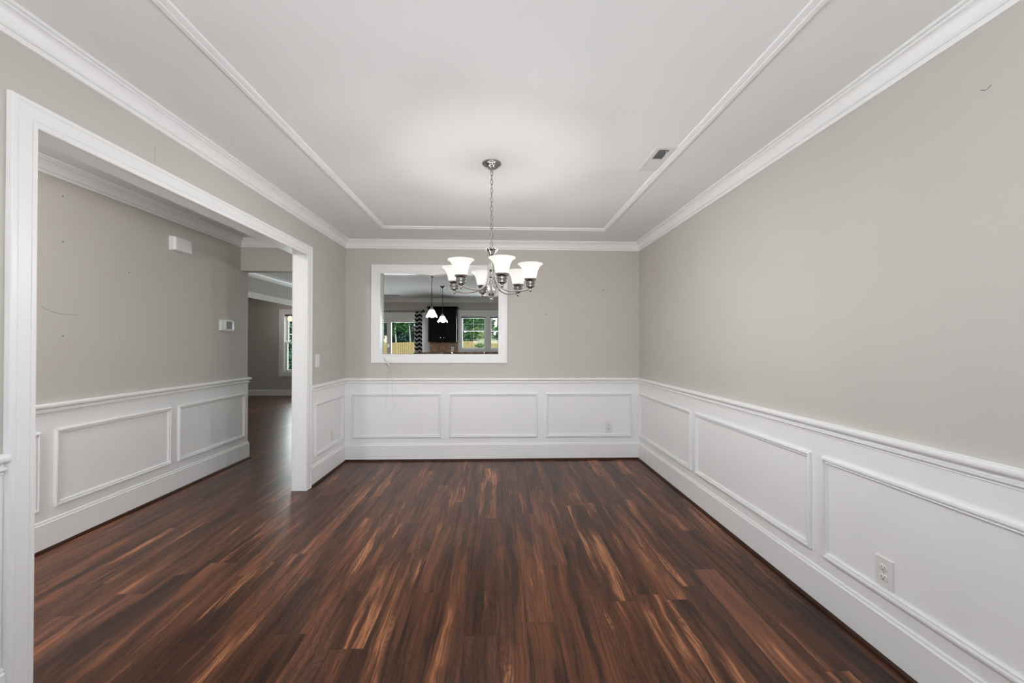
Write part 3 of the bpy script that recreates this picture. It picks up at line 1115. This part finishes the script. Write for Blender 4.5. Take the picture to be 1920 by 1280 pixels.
# ------------------------------------------------------------------ rear wall: patio door, kitchen windows, far window
def leg(mbp, name, material, kind='structure'):
    return mbp.build(name, material, kind=kind)


def child(mb, name, material, parent, smooth=None):
    o = mb.build(name, material, None, smooth=smooth)
    o.parent = parent
    o['kind'] = 'structure'
    return o


# patio door with two sliding sashes
yd = YB
x0, x1, z0, z1 = DOOR
cas = MB()
FLAT = [(0, 0), (0, .014), (.004, .018), (.072, .018), (.076, .015), (.082, 0)]
cas.mould([(x1, 0), (x1, z1), (x0, z1), (x0, 0)], [(o * 1.35 if False else o, h) for o, h in FLAT], lambda a, b, h: (a, YB - h, b), False, -1)
door = cas.build('door_1', M['trim'], kind='structure', smooth=30)
child(MB().box(x0, x1, YB - .02, YB - .004, z1 + .005, z1 + .152), 'door_header', M['trim'], door)
fr = MB().box(x0, x0 + .04, YB, YB + .14, 0, z1).box(x1 - .04, x1, YB, YB + .14, 0, z1).box(x0 + .04, x1 - .04, YB, YB + .14, z1 - .035, z1).box(x0 + .04, x1 - .04, YB, YB + .14, 0, .03)
child(fr, 'door_frame', M['trim'], door)
for sx0, sx1, sy in ((x0 + .04, -1.03, YB + .07), (-1.08, x1 - .04, YB + .03)):
    s = MB()
    w_ = .085
    s.box(sx0, sx0 + w_, sy, sy + .035, .03, z1 - .035).box(sx1 - w_, sx1, sy, sy + .035, .03, z1 - .035)
    s.box(sx0 + w_, sx1 - w_, sy, sy + .035, z1 - .035 - .06, z1 - .035).box(sx0 + w_, sx1 - w_, sy, sy + .035, .03, .15)
    so = child(s, 'door_sash', M['trim'], door)
    child(MB().box(sx0 + w_, sx1 - w_, sy + .014, sy + .018, .15, z1 - .095), 'door_glass', M['glass'], so)
child(MB().bevel_box(-1.055, -1.025, YB + .005, YB + .03, 1.18, 1.34, .004), 'door_handle', M['white_plastic'], door, 30)

# the pair of kitchen windows, one casing
cs = MB()
ox0, ox1, oz0, oz1 = WIN[0][0], WIN[1][1], WIN[0][2], WIN[0][3]
cs.mould([(ox0, oz0), (ox1, oz0), (ox1, oz1), (ox0, oz1)], [(0, 0), (0, .014), (.003, .018), (.050, .018), (.054, .022), (.061, .020), (.063, 0)], lambda a, b, h: (a, YB - h, b), True, -1)
cs.box(ox0 - .065, ox1 + .065, YB - .020, YB - .001, oz1 + .055, oz1 + .142)
cs.box(WIN[0][1], WIN[1][0], YB - .018, YB - .001, oz0, oz1)
win_case = cs.build('trim_%d' % idx, M['trim'], kind='structure', smooth=30); idx += 1
for wi, (a0, a1, b0, b1) in enumerate(WIN):
    fr = MB().box(a0, a0 + .02, YB, YB + .14, b0, b1).box(a1 - .02, a1, YB, YB + .14, b0, b1).box(a0 + .02, a1 - .02, YB, YB + .14, b1 - .02, b1).box(a0 + .02, a1 - .02, YB, YB + .14, b0, b0 + .02)
    w = fr.build('window_%d' % (wi + 1), M['trim'], kind='structure')
    zm = b0 + (b1 - b0) * .565
    for s0, s1, yy in ((b0 + .02, zm + .015, YB + .05), (zm - .015, b1 - .02, YB + .085)):
        s = MB().box(a0 + .02, a0 + .05, yy, yy + .03, s0, s1).box(a1 - .05, a1 - .02, yy, yy + .03, s0, s1)
        s.box(a0 + .05, a1 - .05, yy, yy + .03, s0, s0 + .03).box(a0 + .05, a1 - .05, yy, yy + .03, s1 - .03, s1)
        xm = (a0 + a1) / 2
        zq = (s0 + s1) / 2
        s.box(xm - .0028, xm + .0028, yy + .009, yy + .018, s0 + .03, s1 - .03).box(a0 + .05, a1 - .05, yy + .009, yy + .018, zq - .0028, zq + .0028)
        so = child(s, 'window_sash', M['trim'], w)
        child(MB().box(a0 + .05, a1 - .05, yy + .012, yy + .015, s0 + .03, s1 - .03), 'window_glass', M['glass'], so)
    child(MB().box(a0 + .004, a1 - .004, YB + .008, YB + .040, b1 - .050, b1 - .022), 'blind_headrail', M['espresso'], w)

# window of the far left room
a0, a1, b0, b1 = FARW
cs = MB()
cs.mould([(a0, b0), (a1, b0), (a1, b1), (a0, b1)], [(0, 0), (0, .014), (.004, .018), (.092, .018), (.098, .022), (.104, .020), (.106, 0)], lambda a, b, h: (a, YB - h, b), True, -1)
fr = cs.box(a0, a0 + .022, YB, YB + .14, b0, b1).box(a1 - .022, a1, YB, YB + .14, b0, b1).box(a0 + .022, a1 - .022, YB, YB + .14, b1 - .02, b1).box(a0 + .022, a1 - .022, YB, YB + .14, b0, b0 + .02)
w = fr.build('window_3', M['trim'], kind='structure', smooth=30)
zm = b0 + (b1 - b0) * .5
for s0, s1, yy in ((b0 + .02, zm + .015, YB + .06), (zm - .015, b1 - .02, YB + .10)):
    s = MB().box(a0 + .022, a0 + .07, yy, yy + .03, s0, s1).box(a1 - .07, a1 - .022, yy, yy + .03, s0, s1)
    s.box(a0 + .07, a1 - .07, yy, yy + .03, s0, s0 + .04).box(a0 + .07, a1 - .07, yy, yy + .03, s1 - .04, s1)
    xm = (a0 + a1) / 2
    for q in (1 / 3, 2 / 3):
        s.box(a0 + .07, a1 - .07, yy + .010, yy + .020, s0 + (s1 - s0) * q - .006, s0 + (s1 - s0) * q + .006)
    so = child(s, 'window_sash', M['trim'], w)
    child(MB().box(a0 + .07, a1 - .07, yy + .012, yy + .015, s0 + .04, s1 - .04), 'window_glass', M['glass'], so)
child(MB().box(a0 + .005, a1 - .005, YB + .008, YB + .04, b1 - .058, b1 - .030), 'blind_headrail', M['espresso'], w)

# unseen street windows and front door, added behind the camera to carry daylight
fr = MB()
for a0, a1 in ((.64, 1.62), (1.66, 2.64)):
    fr.box(a0, a0 + .05, YF - .10, YF - .04, .65, 2.25).box(a1 - .05, a1, YF - .10, YF - .04, .65, 2.25).box(a0 + .05, a1 - .05, YF - .10, YF - .04, .65, .70).box(a0 + .05, a1 - .05, YF - .10, YF - .04, 2.20, 2.25)
    fr.box(a0 + .05, a1 - .05, YF - .10, YF - .04, 1.43, 1.47)
fr.box(1.62, 1.66, YF - .12, YF, .65, 2.25)
fr.mould([(.64, .65), (2.64, .65), (2.64, 2.25), (.64, 2.25)], [(0, 0), (0, .018), (.08, .018), (.085, 0)], lambda a, b, h: (a, YF + h, b), True, -1)
w = fr.build('window_4', M['trim'], kind='structure')
fr = MB().box(-1.08, -1.03, YF - .11, YF - .05, 0, 2.1).box(-.23, -.18, YF - .11, YF - .05, 0, 2.1).box(-1.03, -.23, YF - .11, YF - .05, 2.02, 2.1).box(-1.03, -.23, YF - .11, YF - .05, 0, .22).box(-1.03, -.23, YF - .11, YF - .05, .95, 1.05)
w = fr.build('door_added', M['trim'], kind='structure')

# ------------------------------------------------------------------ kitchen beyond the pass-through
# curtain with chevron print on a rod
cv = MB()
n, nz = 48, 24
cx0, cx1 = -.392, -.212
V = []
for j in range(nz + 1):
    zz = .03 + (2.10 - .03) * j / nz
    for i in range(n + 1):
        u = i / n
        flare = 1 + .14 * (1 - j / nz)
        xx = (cx0 + cx1) / 2 + (cx1 - cx0) * (u - .5) * flare
        V.append((xx, YB - .085 + .030 * math.cos(u * 2 * math.pi * 3) + .004 * math.sin(7 * u + 2.0 * zz), zz))
Fc = [(j * (n + 1) + i, j * (n + 1) + i + 1, (j + 1) * (n + 1) + i + 1, (j + 1) * (n + 1) + i) for j in range(nz) for i in range(n)]
nV = len(V)
V2 = [(x, y + .004, z) for x, y, z in V]
Fc2 = [tuple(k + nV for k in f)[::-1] for f in Fc]
cv.add(V + V2, Fc + Fc2)
cur = cv.build('chevron_curtain', M['curtain'], None, origin=((cx0 + cx1) / 2, YB - .085, .03), smooth=60)
tag(cur, 'black curtain with white chevron print hanging beside the patio door', 'curtain')
e = empty('curtain_rod', (-1.05, YB - .085, 2.115))
at = (-1.05, YB - .085, 2.115)
part(MB().tube([(-1.93, YB - .085, 2.115), (-.19, YB - .085, 2.115)], .011, 12), 'rod', M['duct'], e, at, 50)
part(MB().sphere((-.172, YB - .085, 2.115), .034, 18), 'finial', M['dark_metal'], e, at, 50)
part(MB().sphere((-1.95, YB - .085, 2.115), .034, 18), 'finial', M['dark_metal'], e, at, 50)
for bx in (-1.02, -.20):
    part(MB().box(bx - .008, bx + .008, YB - .085, YB, 2.107, 2.123).lathe([(1e-6, -.012), (.022, -.012), (.022, 0), (1e-6, 0)], (bx, YB, 2.115), 14, 'Y'), 'bracket', M['dark_metal'], e, at, 40)
tag(e, 'dark curtain rod with ball finials above the patio door', 'curtain rod')

# wall cabinet
e = empty('wall_cabinet', (.335, YB, 1.338))
at = (.335, YB, 1.338)
yc = YB - .32
part(MB().box(-.01, .672, yc, YB, 1.345, 2.160), 'carcass', M['espresso'], e, at)
part(MB().mould([(-.01, YB), (-.01, yc), (.672, yc), (.672, YB)], [(0, 2.155), (.006, 2.16), (.012, 2.172), (.030, 2.192), (.038, 2.196), (.038, 2.206), (0, 2.206)], XY, False, 1 if False else -1), 'cornice', M['espresso'], e, at, 30)
for d0, d1, kx in ((-.004, .328, .290), (.334, .666, .372)):
    dm = MB().mould([(d0, 1.352), (d1, 1.352), (d1, 2.150), (d0, 2.150)], [(0, 0), (0, .016), (.003, .019), (.055, .019), (.060, .014), (.070, .012), (.070, 0)], lambda a, b, h: (a, yc - h, b), True, 1)
    dm.box(d0 + .068, d1 - .068, yc - .010, yc - .001, 1.42, 2.082)
    d = part(dm, 'door', M['espresso'], e, at, 30)
    kb = part(MB().lathe([(1e-6, -.052), (.011, -.050), (.014, -.043), (.012, -.036), (.006, -.030), (.006, -.018), (1e-6, -.018)], (kx, yc, 1.445), 14, 'Y'), 'knob', M['nickel'], None, at, 50)
    kb.parent = d
tag(e, 'dark espresso two-door wall cabinet between curtain and kitchen windows', 'cabinet')

# tiled splashback
sb = MB().box(-.012, .682, YB - .010, YB, .95, 1.345).box(.682, W - .6, YB - .010, YB, .95, 1.086)
struct(sb, 'wall_splashback', M['tile'])
outlet((.545, YB - .010, 1.165), (1, 0, 0), (0, -1, 0), 'white outlet on the brown tiled splashback under the dark cabinet', mats=('white_plastic',))

# back counter with base cabinets, and the raised bar in front of it
e = empty('base_cabinet', (1.6, YB - .31, 0))
at = (1.6, YB - .31, 0)
part(MB().box(-.01, 2.9, YB - .60, YB - .012, .10, .895).box(-.01, 2.9, YB - .54, YB - .012, 0, .10), 'carcass', M['espresso'], e, at)
for i in range(5):
    d0 = .0 + .58 * i
    dm = MB().mould([(d0 + .006, .12), (d0 + .574, .12), (d0 + .574, .88), (d0 + .006, .88)], [(0, 0), (0, .018), (.055, .018), (.062, .012), (.07, .012), (.07, 0)], lambda a, b, h: (a, YB - .60 - h, b), True, 1)
    dm.box(d0 + .07, d0 + .51, YB - .61, YB - .599, .19, .81)
    part(dm, 'door', M['espresso'], e, at)
tag(e, 'dark base cabinets along the rear kitchen wall under the windows', 'cabinet')
tag(MB().bevel_box(-.03, 2.92, YB - .64, YB - .012, .897, .935, .006).build('worktop', M['granite'], origin=(1.45, YB - .3, .897), smooth=30), 'brown granite worktop along the kitchen window wall', 'worktop')

e = empty('breakfast_bar', (.30, 4.40, 0))
at = (.30, 4.40, 0)
n = 20
out = [(-.10, 4.16), (.46, 4.16)] + [(.46 + .24 * math.sin(math.pi * i / n), 4.40 - .24 * math.cos(math.pi * i / n)) for i in range(1, n)] + [(.46, 4.64), (-.10, 4.64)]
N = len(out)
L = []
for sc, zz in ((0, 1.074), (0, 1.104), (-.006, 1.112)):
    for x, y in out:
        L.append((x + (sc if x > .3 else 0), y + (sc if y > 4.4 else -sc), zz))
f = []
for l in range(2):
    for i in range(N):
        j = (i + 1) % N
        f.append((l * N + i, l * N + j, (l + 1) * N + j, (l + 1) * N + i))
f += [tuple(range(N))[::-1], tuple(range(2 * N, 3 * N))]
part(MB().add(L, f), 'bar_top', M['granite'], e, at, 40)
part(MB().box(-.08, .48, 4.30, 4.50, 0, 1.074), 'bar_base', M['espresso'], e, at)
tag(e, 'brown granite breakfast bar with rounded end in front of the dark cabinet', 'breakfast bar')

# faucet
e = empty('faucet', (1.375, YB - .14, .935))
at = (1.375, YB - .14, .935)
fx, fy = 1.375, YB - .14
part(MB().lathe([(1e-6, .935), (.028, .935), (.028, .945), (.018, .955), (.016, 1.02), (.013, 1.03), (1e-6, 1.03)], (fx, fy, 0), 20), 'base', M['dark_metal'], e, at, 40)
part(MB().tube(smooth_path([(fx, fy, 1.02), (fx, fy - .02, 1.075), (fx - .01, fy - .09, 1.092), (fx - .02, fy - .17, 1.06), (fx - .02, fy - .185, 1.03)], 8), .011, 10), 'spout', M['dark_metal'], e, at, 50)
part(MB().tube([(fx, fy, 1.02), (fx + .03, fy, 1.06), (fx + .055, fy + .01, 1.10)], [.010, .008, .009], 10), 'handle', M['dark_metal'], e, at, 50)
tag(e, 'dark kitchen faucet standing before the right kitchen window', 'faucet')
sd = MB().lathe([(1e-6, 0), (.020, 0), (.022, .006), (.018, .02), (.016, .07), (.019, .085), (.016, .10), (.008, .108), (1e-6, .11)], (1.285, YB - .14, .935), 18)
tag(sd.build('soap_dispenser', M['nickel'], origin=(1.285, YB - .14, .935), smooth=40), 'small pale soap dispenser left of the dark kitchen faucet', 'soap dispenser')


# pendant lights over the kitchen
def pendant(x, y, ztop, zbot, rad, label):
    e = empty('pendant_light', (x, y, H))
    at = (x, y, H)
    part(MB().lathe([(1e-6, 0), (.062, 0), (.062, -.006), (.050, -.016), (.022, -.030), (.010, -.034), (1e-6, -.034)], (x, y, H), 28), 'canopy', M['dark_metal'], e, at, 40)
    part(MB().tube([(x, y, H - .03), (x, y, ztop + .045)], .0048, 10), 'rod', M['dark_metal'], e, at, 50)
    part(MB().lathe([(1e-6, ztop + .050), (.012, ztop + .048), (.020, ztop + .035), (.032, ztop + .010), (.036, ztop), (1e-6, ztop)], (x, y, 0), 24), 'cap', M['nickel'], e, at, 40)
    hgt = ztop - zbot
    seg = 48
    pr = [(.034, 1), (.045, .93), (.056, .75), (.070, .5), (.086, .25), (rad * .98, .08), (rad, .03)]
    V, Fq = [], []
    for k_, (r, q) in enumerate(pr):
        for i in range(seg):
            a = 2 * math.pi * i / seg
            wv = (1 - q) ** 2 * .010 * math.cos(6 * a)
            V.append((x + r * math.cos(a), y + r * math.sin(a), zbot + hgt * q + wv))
    for k_ in range(len(pr) - 1):
        for i in range(seg):
            j = (i + 1) % seg
            Fq.append((k_ * seg + i, k_ * seg + j, (k_ + 1) * seg + j, (k_ + 1) * seg + i))
    part(MB().add(V, Fq), 'glass_shade', M['reflector'], e, at, 50)
    part(MB().sphere((x, y, zbot + .020), .030, 16), 'bulb', M['bulb'], e, at, 60)
    lamp('pendant_glow', 'POINT', (x, y, zbot - .03), EN['pend'], (1, .95, .86), shadow_soft_size=.03)
    tag(e, label, 'pendant light')


pendant(.577, 2.325, 1.868, 1.742, .095, 'nearer lit white bell pendant lamp, left of the pair seen through the pass-through')
pendant(.582, 3.631, 1.850, 1.730, .104, 'farther lit white bell pendant lamp, hanging right in front of the dark wall cabinet')


# slim ceiling registers in the kitchen
def slim_register(x0, x1, y0, y1, label):
    e = empty('ceiling_vent', ((x0 + x1) / 2, (y0 + y1) / 2, H))
    at = tuple(e.location)
    fr = [(0, 0), (0, -.005), (.003, -.007), (.018, -.007), (.018, 0)]
    part(MB().mould([(x0, y0), (x1, y0), (x1, y1), (x0, y1)], [(o, H + h) for o, h in fr], XY, True, 1), 'frame', M['vent_metal'], e, at)
    part(MB().box(x0 + .018, x1 - .018, y0 + .018, y1 - .018, H - .004, H - .0005), 'slot', M['slot'], e, at)
    tag(e, label, 'vent')


slim_register(-1.03, -.62, 5.08, 5.26, 'slim ceiling vent near the rear crown moulding of the kitchen')
slim_register(-.22, .42, 2.13, 2.27, 'long dark ceiling vent just under the head of the pass-through')

# unseen flush ceiling light, added to brighten the entrance hall
fx_, fy_ = -.63, -3.55
e = empty('added_ceiling_light', (fx_, fy_, H))
at = (fx_, fy_, H)
part(MB().lathe([(1e-6, 0), (.15, 0), (.15, -.018), (.14, -.022), (1e-6, -.022)], (fx_, fy_, H), 32), 'base', M['nickel'], e, at, 40)
part(MB().lathe([(.138, -.022), (.13, -.05), (.105, -.075), (.06, -.092), (1e-6, -.098)], (fx_, fy_, H), 32, cap=False), 'glass_bowl', M['bowl'], e, at, 50)
lamp('added_hall_light', 'POINT', (fx_, fy_, H - .13), EN['hall_fill'], (.99, .99, 1), shadow_soft_size=.1)
tag(e, 'round flush ceiling light added out of view to brighten the entrance hall', 'ceiling light')

# added lamp standing in for a warm reflection in the far left window
lx, ly, lz = -3.31, 5.45, 1.90
e = empty('amber_reflection', (lx, ly, H))
at = (lx, ly, H)
part(MB().lathe([(1e-6, 0), (.05, 0), (.05, -.01), (.01, -.03), (1e-6, -.03)], (lx, ly, H), 20), 'canopy', M['dark_metal'], e, at, 40)
part(MB().tube([(lx, ly, H - .02), (lx, ly, lz + .06)], .0015, 8), 'rod', M['dark_metal'], e, at, 40)
part(MB().lathe([(.012, lz + .065), (.030, lz + .055), (.050, lz + .02), (.055, lz - .02), (.045, lz - .055), (.02, lz - .07), (1e-6, lz - .072)], (lx, ly, 0), 24), 'glow_globe', M['amber'], e, at, 50)
lamp('far_room_fill', 'POINT', (lx, ly - .12, lz), EN['amber'], (1, .96, .92), shadow_soft_size=.05)  # fill light added to lift the walls of the far left room
tag(e, 'small amber globe added in place of a warm reflection in the far left window', 'lamp')

# ------------------------------------------------------------------ garden behind the house
struct(MB().box(-30, 30, YB + .16, 60, -.5, -.35), 'ground', M['lawn'])
YFN = 18.0
e = empty('wooden_fence', (0, YFN, -.35))
at = (0, YFN, -.35)
rnd = random.Random(3)
pk = MB()
x = -8.5
while x < 12.0:
    tp = 1.37 + .022 * (x + 4) + rnd.uniform(-.008, .008)
    pk.box(x, x + .086, YFN - .02, YFN, -.35, tp)
    x += .102
part(pk, 'pickets', M['fence'], e, at)
for zz in (.1, 1.05):
    part(MB().box(-8.5, 12, YFN, YFN + .05, zz, zz + .09), 'rail', M['fence'], e, at)
tag(e, 'yellow pine picket fence across the back garden', 'fence')


def tree(x, y, ht, crown_r, crown_z0, leafmat, barkmat, trunk_r, nleaf, seed, label, size=.16, group=None):
    rn = random.Random(seed)
    base = -.35
    e = empty('garden_tree', (x, y, base))
    at = (x, y, base)
    pts = [(x + rn.uniform(-.06, .06) * k, y + rn.uniform(-.06, .06) * k, base + (ht - .4) * k / 5) for k in range(6)]
    part(MB().tube(pts, [trunk_r * (1 - .13 * k) for k in range(6)], 8), 'trunk', barkmat, e, at, 60)
    mb = MB()
    V, Fq = [], []
    blobs = [(rn.uniform(-.75, .75) * crown_r, rn.uniform(-.75, .75) * crown_r, crown_z0 + (ht - crown_z0) * rn.random(), crown_r * rn.uniform(.30, .6)) for _ in range(16)]
    for i in range(nleaf):
        bx, by, bz, brr = blobs[i % len(blobs)]
        d = Vector((rn.gauss(0, 1), rn.gauss(0, 1), rn.gauss(0, 1))).normalized() * brr * rn.uniform(.6, 1.05)
        c = Vector((x + bx, y + by, bz)) + d
        u = Vector((rn.gauss(0, 1), rn.gauss(0, 1), rn.gauss(0, 1))).normalized()
        v = u.cross(Vector((rn.gauss(0, 1), rn.gauss(0, 1), rn.gauss(0, 1)))).normalized()
        s = size * rn.uniform(.6, 1.3)
        k = len(V)
        V += [c - u * s, c + v * s * .45, c + u * s, c - v * s * .45]
        Fq.append((k, k + 1, k + 2, k + 3))
    me = bpy.data.meshes.new('foliage')
    me.from_pydata([p - Vector(at) for p in V], [], Fq)
    me.materials.append(leafmat)
    o = bpy.data.objects.new('foliage', me)
    COL.objects.link(o)
    o.parent = e
    tag(e, label, 'tree', group)
    return e


# seen through the patio door
tree(-6.75, 25, 8.0, 1.5, .1, M['leaf_dark'], M['bark_dark'], .14, 6500, 11, 'dark blue-green tree at the left edge of the patio door view')
tree(-5.75, 31.5, 9.0, 1.9, .0, M['leaf_dark'], M['bark_dark'], .13, 6500, 12, 'dense dark tree behind the two pale trunks in the patio door')
tree(-4.62, 21.0, 7.5, .55, 1.6, M['leaf'], M['bark'], .065, 1500, 13, 'slim green tree with pale trunk, middle of the patio door')
tree(-4.26, 23.4, 8.0, .58, 1.8, M['leaf'], M['bark'], .065, 1500, 14, 'slim green tree with pale trunk, close to the chevron curtain in view')
tree(-3.9, 27.5, 8.5, 1.2, .1, M['leaf_dark'], M['bark_dark'], .12, 4600, 15, 'dark tree behind the chevron curtain side of the patio door')
# seen through the kitchen windows
tree(-.05, 26, 8.0, 1.7, .3, M['leaf'], M['bark_dark'], .12, 6200, 16, 'green tree behind the fence in the left kitchen window')
tree(.50, 19.3, 2.2, .5, .5, M['leaf_light'], M['bark_dark'], .05, 1500, 17, 'yellow-green bush over the fence, low in the left kitchen window')
tree(1.75, 22.5, 8.5, 1.0, .3, M['leaf'], M['bark_dark'], .12, 4500, 18, 'green tree beyond the fence in the right kitchen window')
tree(.95, 13.5, 1.45, .32, .2, M['leaf_light'], M['bark_dark'], .03, 500, 19, 'young yellow-green shrub on the lawn before the fence', .08)
# seen through the far left window
tree(-8.9, 15.8, 6.5, 1.1, -.2, M['leaf_dark'], M['bark_dark'], .11, 6000, 21, 'blue-green tree in the far left window')
tree(-12.4, 22.5, 8.5, 1.8, -.2, M['leaf_dark'], M['bark_dark'], .12, 7000, 22, 'taller dark tree standing behind the one in the far left window')
# taller trees of the wood further back
tree(-8.6, 38, 10.5, 2.4, -.2, M['leaf_dark'], M['bark_dark'], .16, 7000, 23, 'tall dark tree of the back wood, behind the patio door trees', .2)
tree(-.8, 37, 10.5, 2.4, -.2, M['leaf'], M['bark_dark'], .16, 7000, 24, 'tall tree of the back wood, behind the tree in the left kitchen window', .2)
tree(4.6, 34, 10.5, 1.8, -.2, M['leaf_dark'], M['bark_dark'], .16, 6000, 25, 'tall dark tree of the back wood, behind the tree in the right kitchen window', .2)
tree(-21.0, 37, 11, 3.0, -.2, M['leaf_dark'], M['bark_dark'], .16, 6000, 26, 'tall dark tree of the back wood, beyond the far left window', .2)
tree(-5.75, 20.2, 2.5, .62, -.1, M['leaf_dark'], M['bark_dark'], .05, 1600, 27, 'dark rounded bush just over the fence at the left of the patio door', .11)
tree(1.62, 20.9, 2.7, .5, .4, M['leaf'], M['bark_dark'], .05, 1500, 28, 'green bush just over the fence in the right kitchen window', .11)
tree(-.72, 20.6, 2.3, .42, .4, M['leaf_dark'], M['bark_dark'], .05, 1300, 29, 'small dark bush just over the fence at the left of the left kitchen window', .11)
tree(-10.2, 27, 9.0, 1.6, -.1, M['leaf_dark'], M['bark_dark'], .13, 5000, 30, 'dark tree left of the patio door view, beside the fence end', .19)
tree(-14.2, 31, 9.5, 1.8, -.1, M['leaf'], M['bark_dark'], .13, 5000, 31, 'green tree between the patio door view and the far left window', .19)
tree(8.6, 25, 8.5, 1.7, -.1, M['leaf_dark'], M['bark_dark'], .13, 5000, 32, 'dark tree beyond the right end of the kitchen window view', .19)
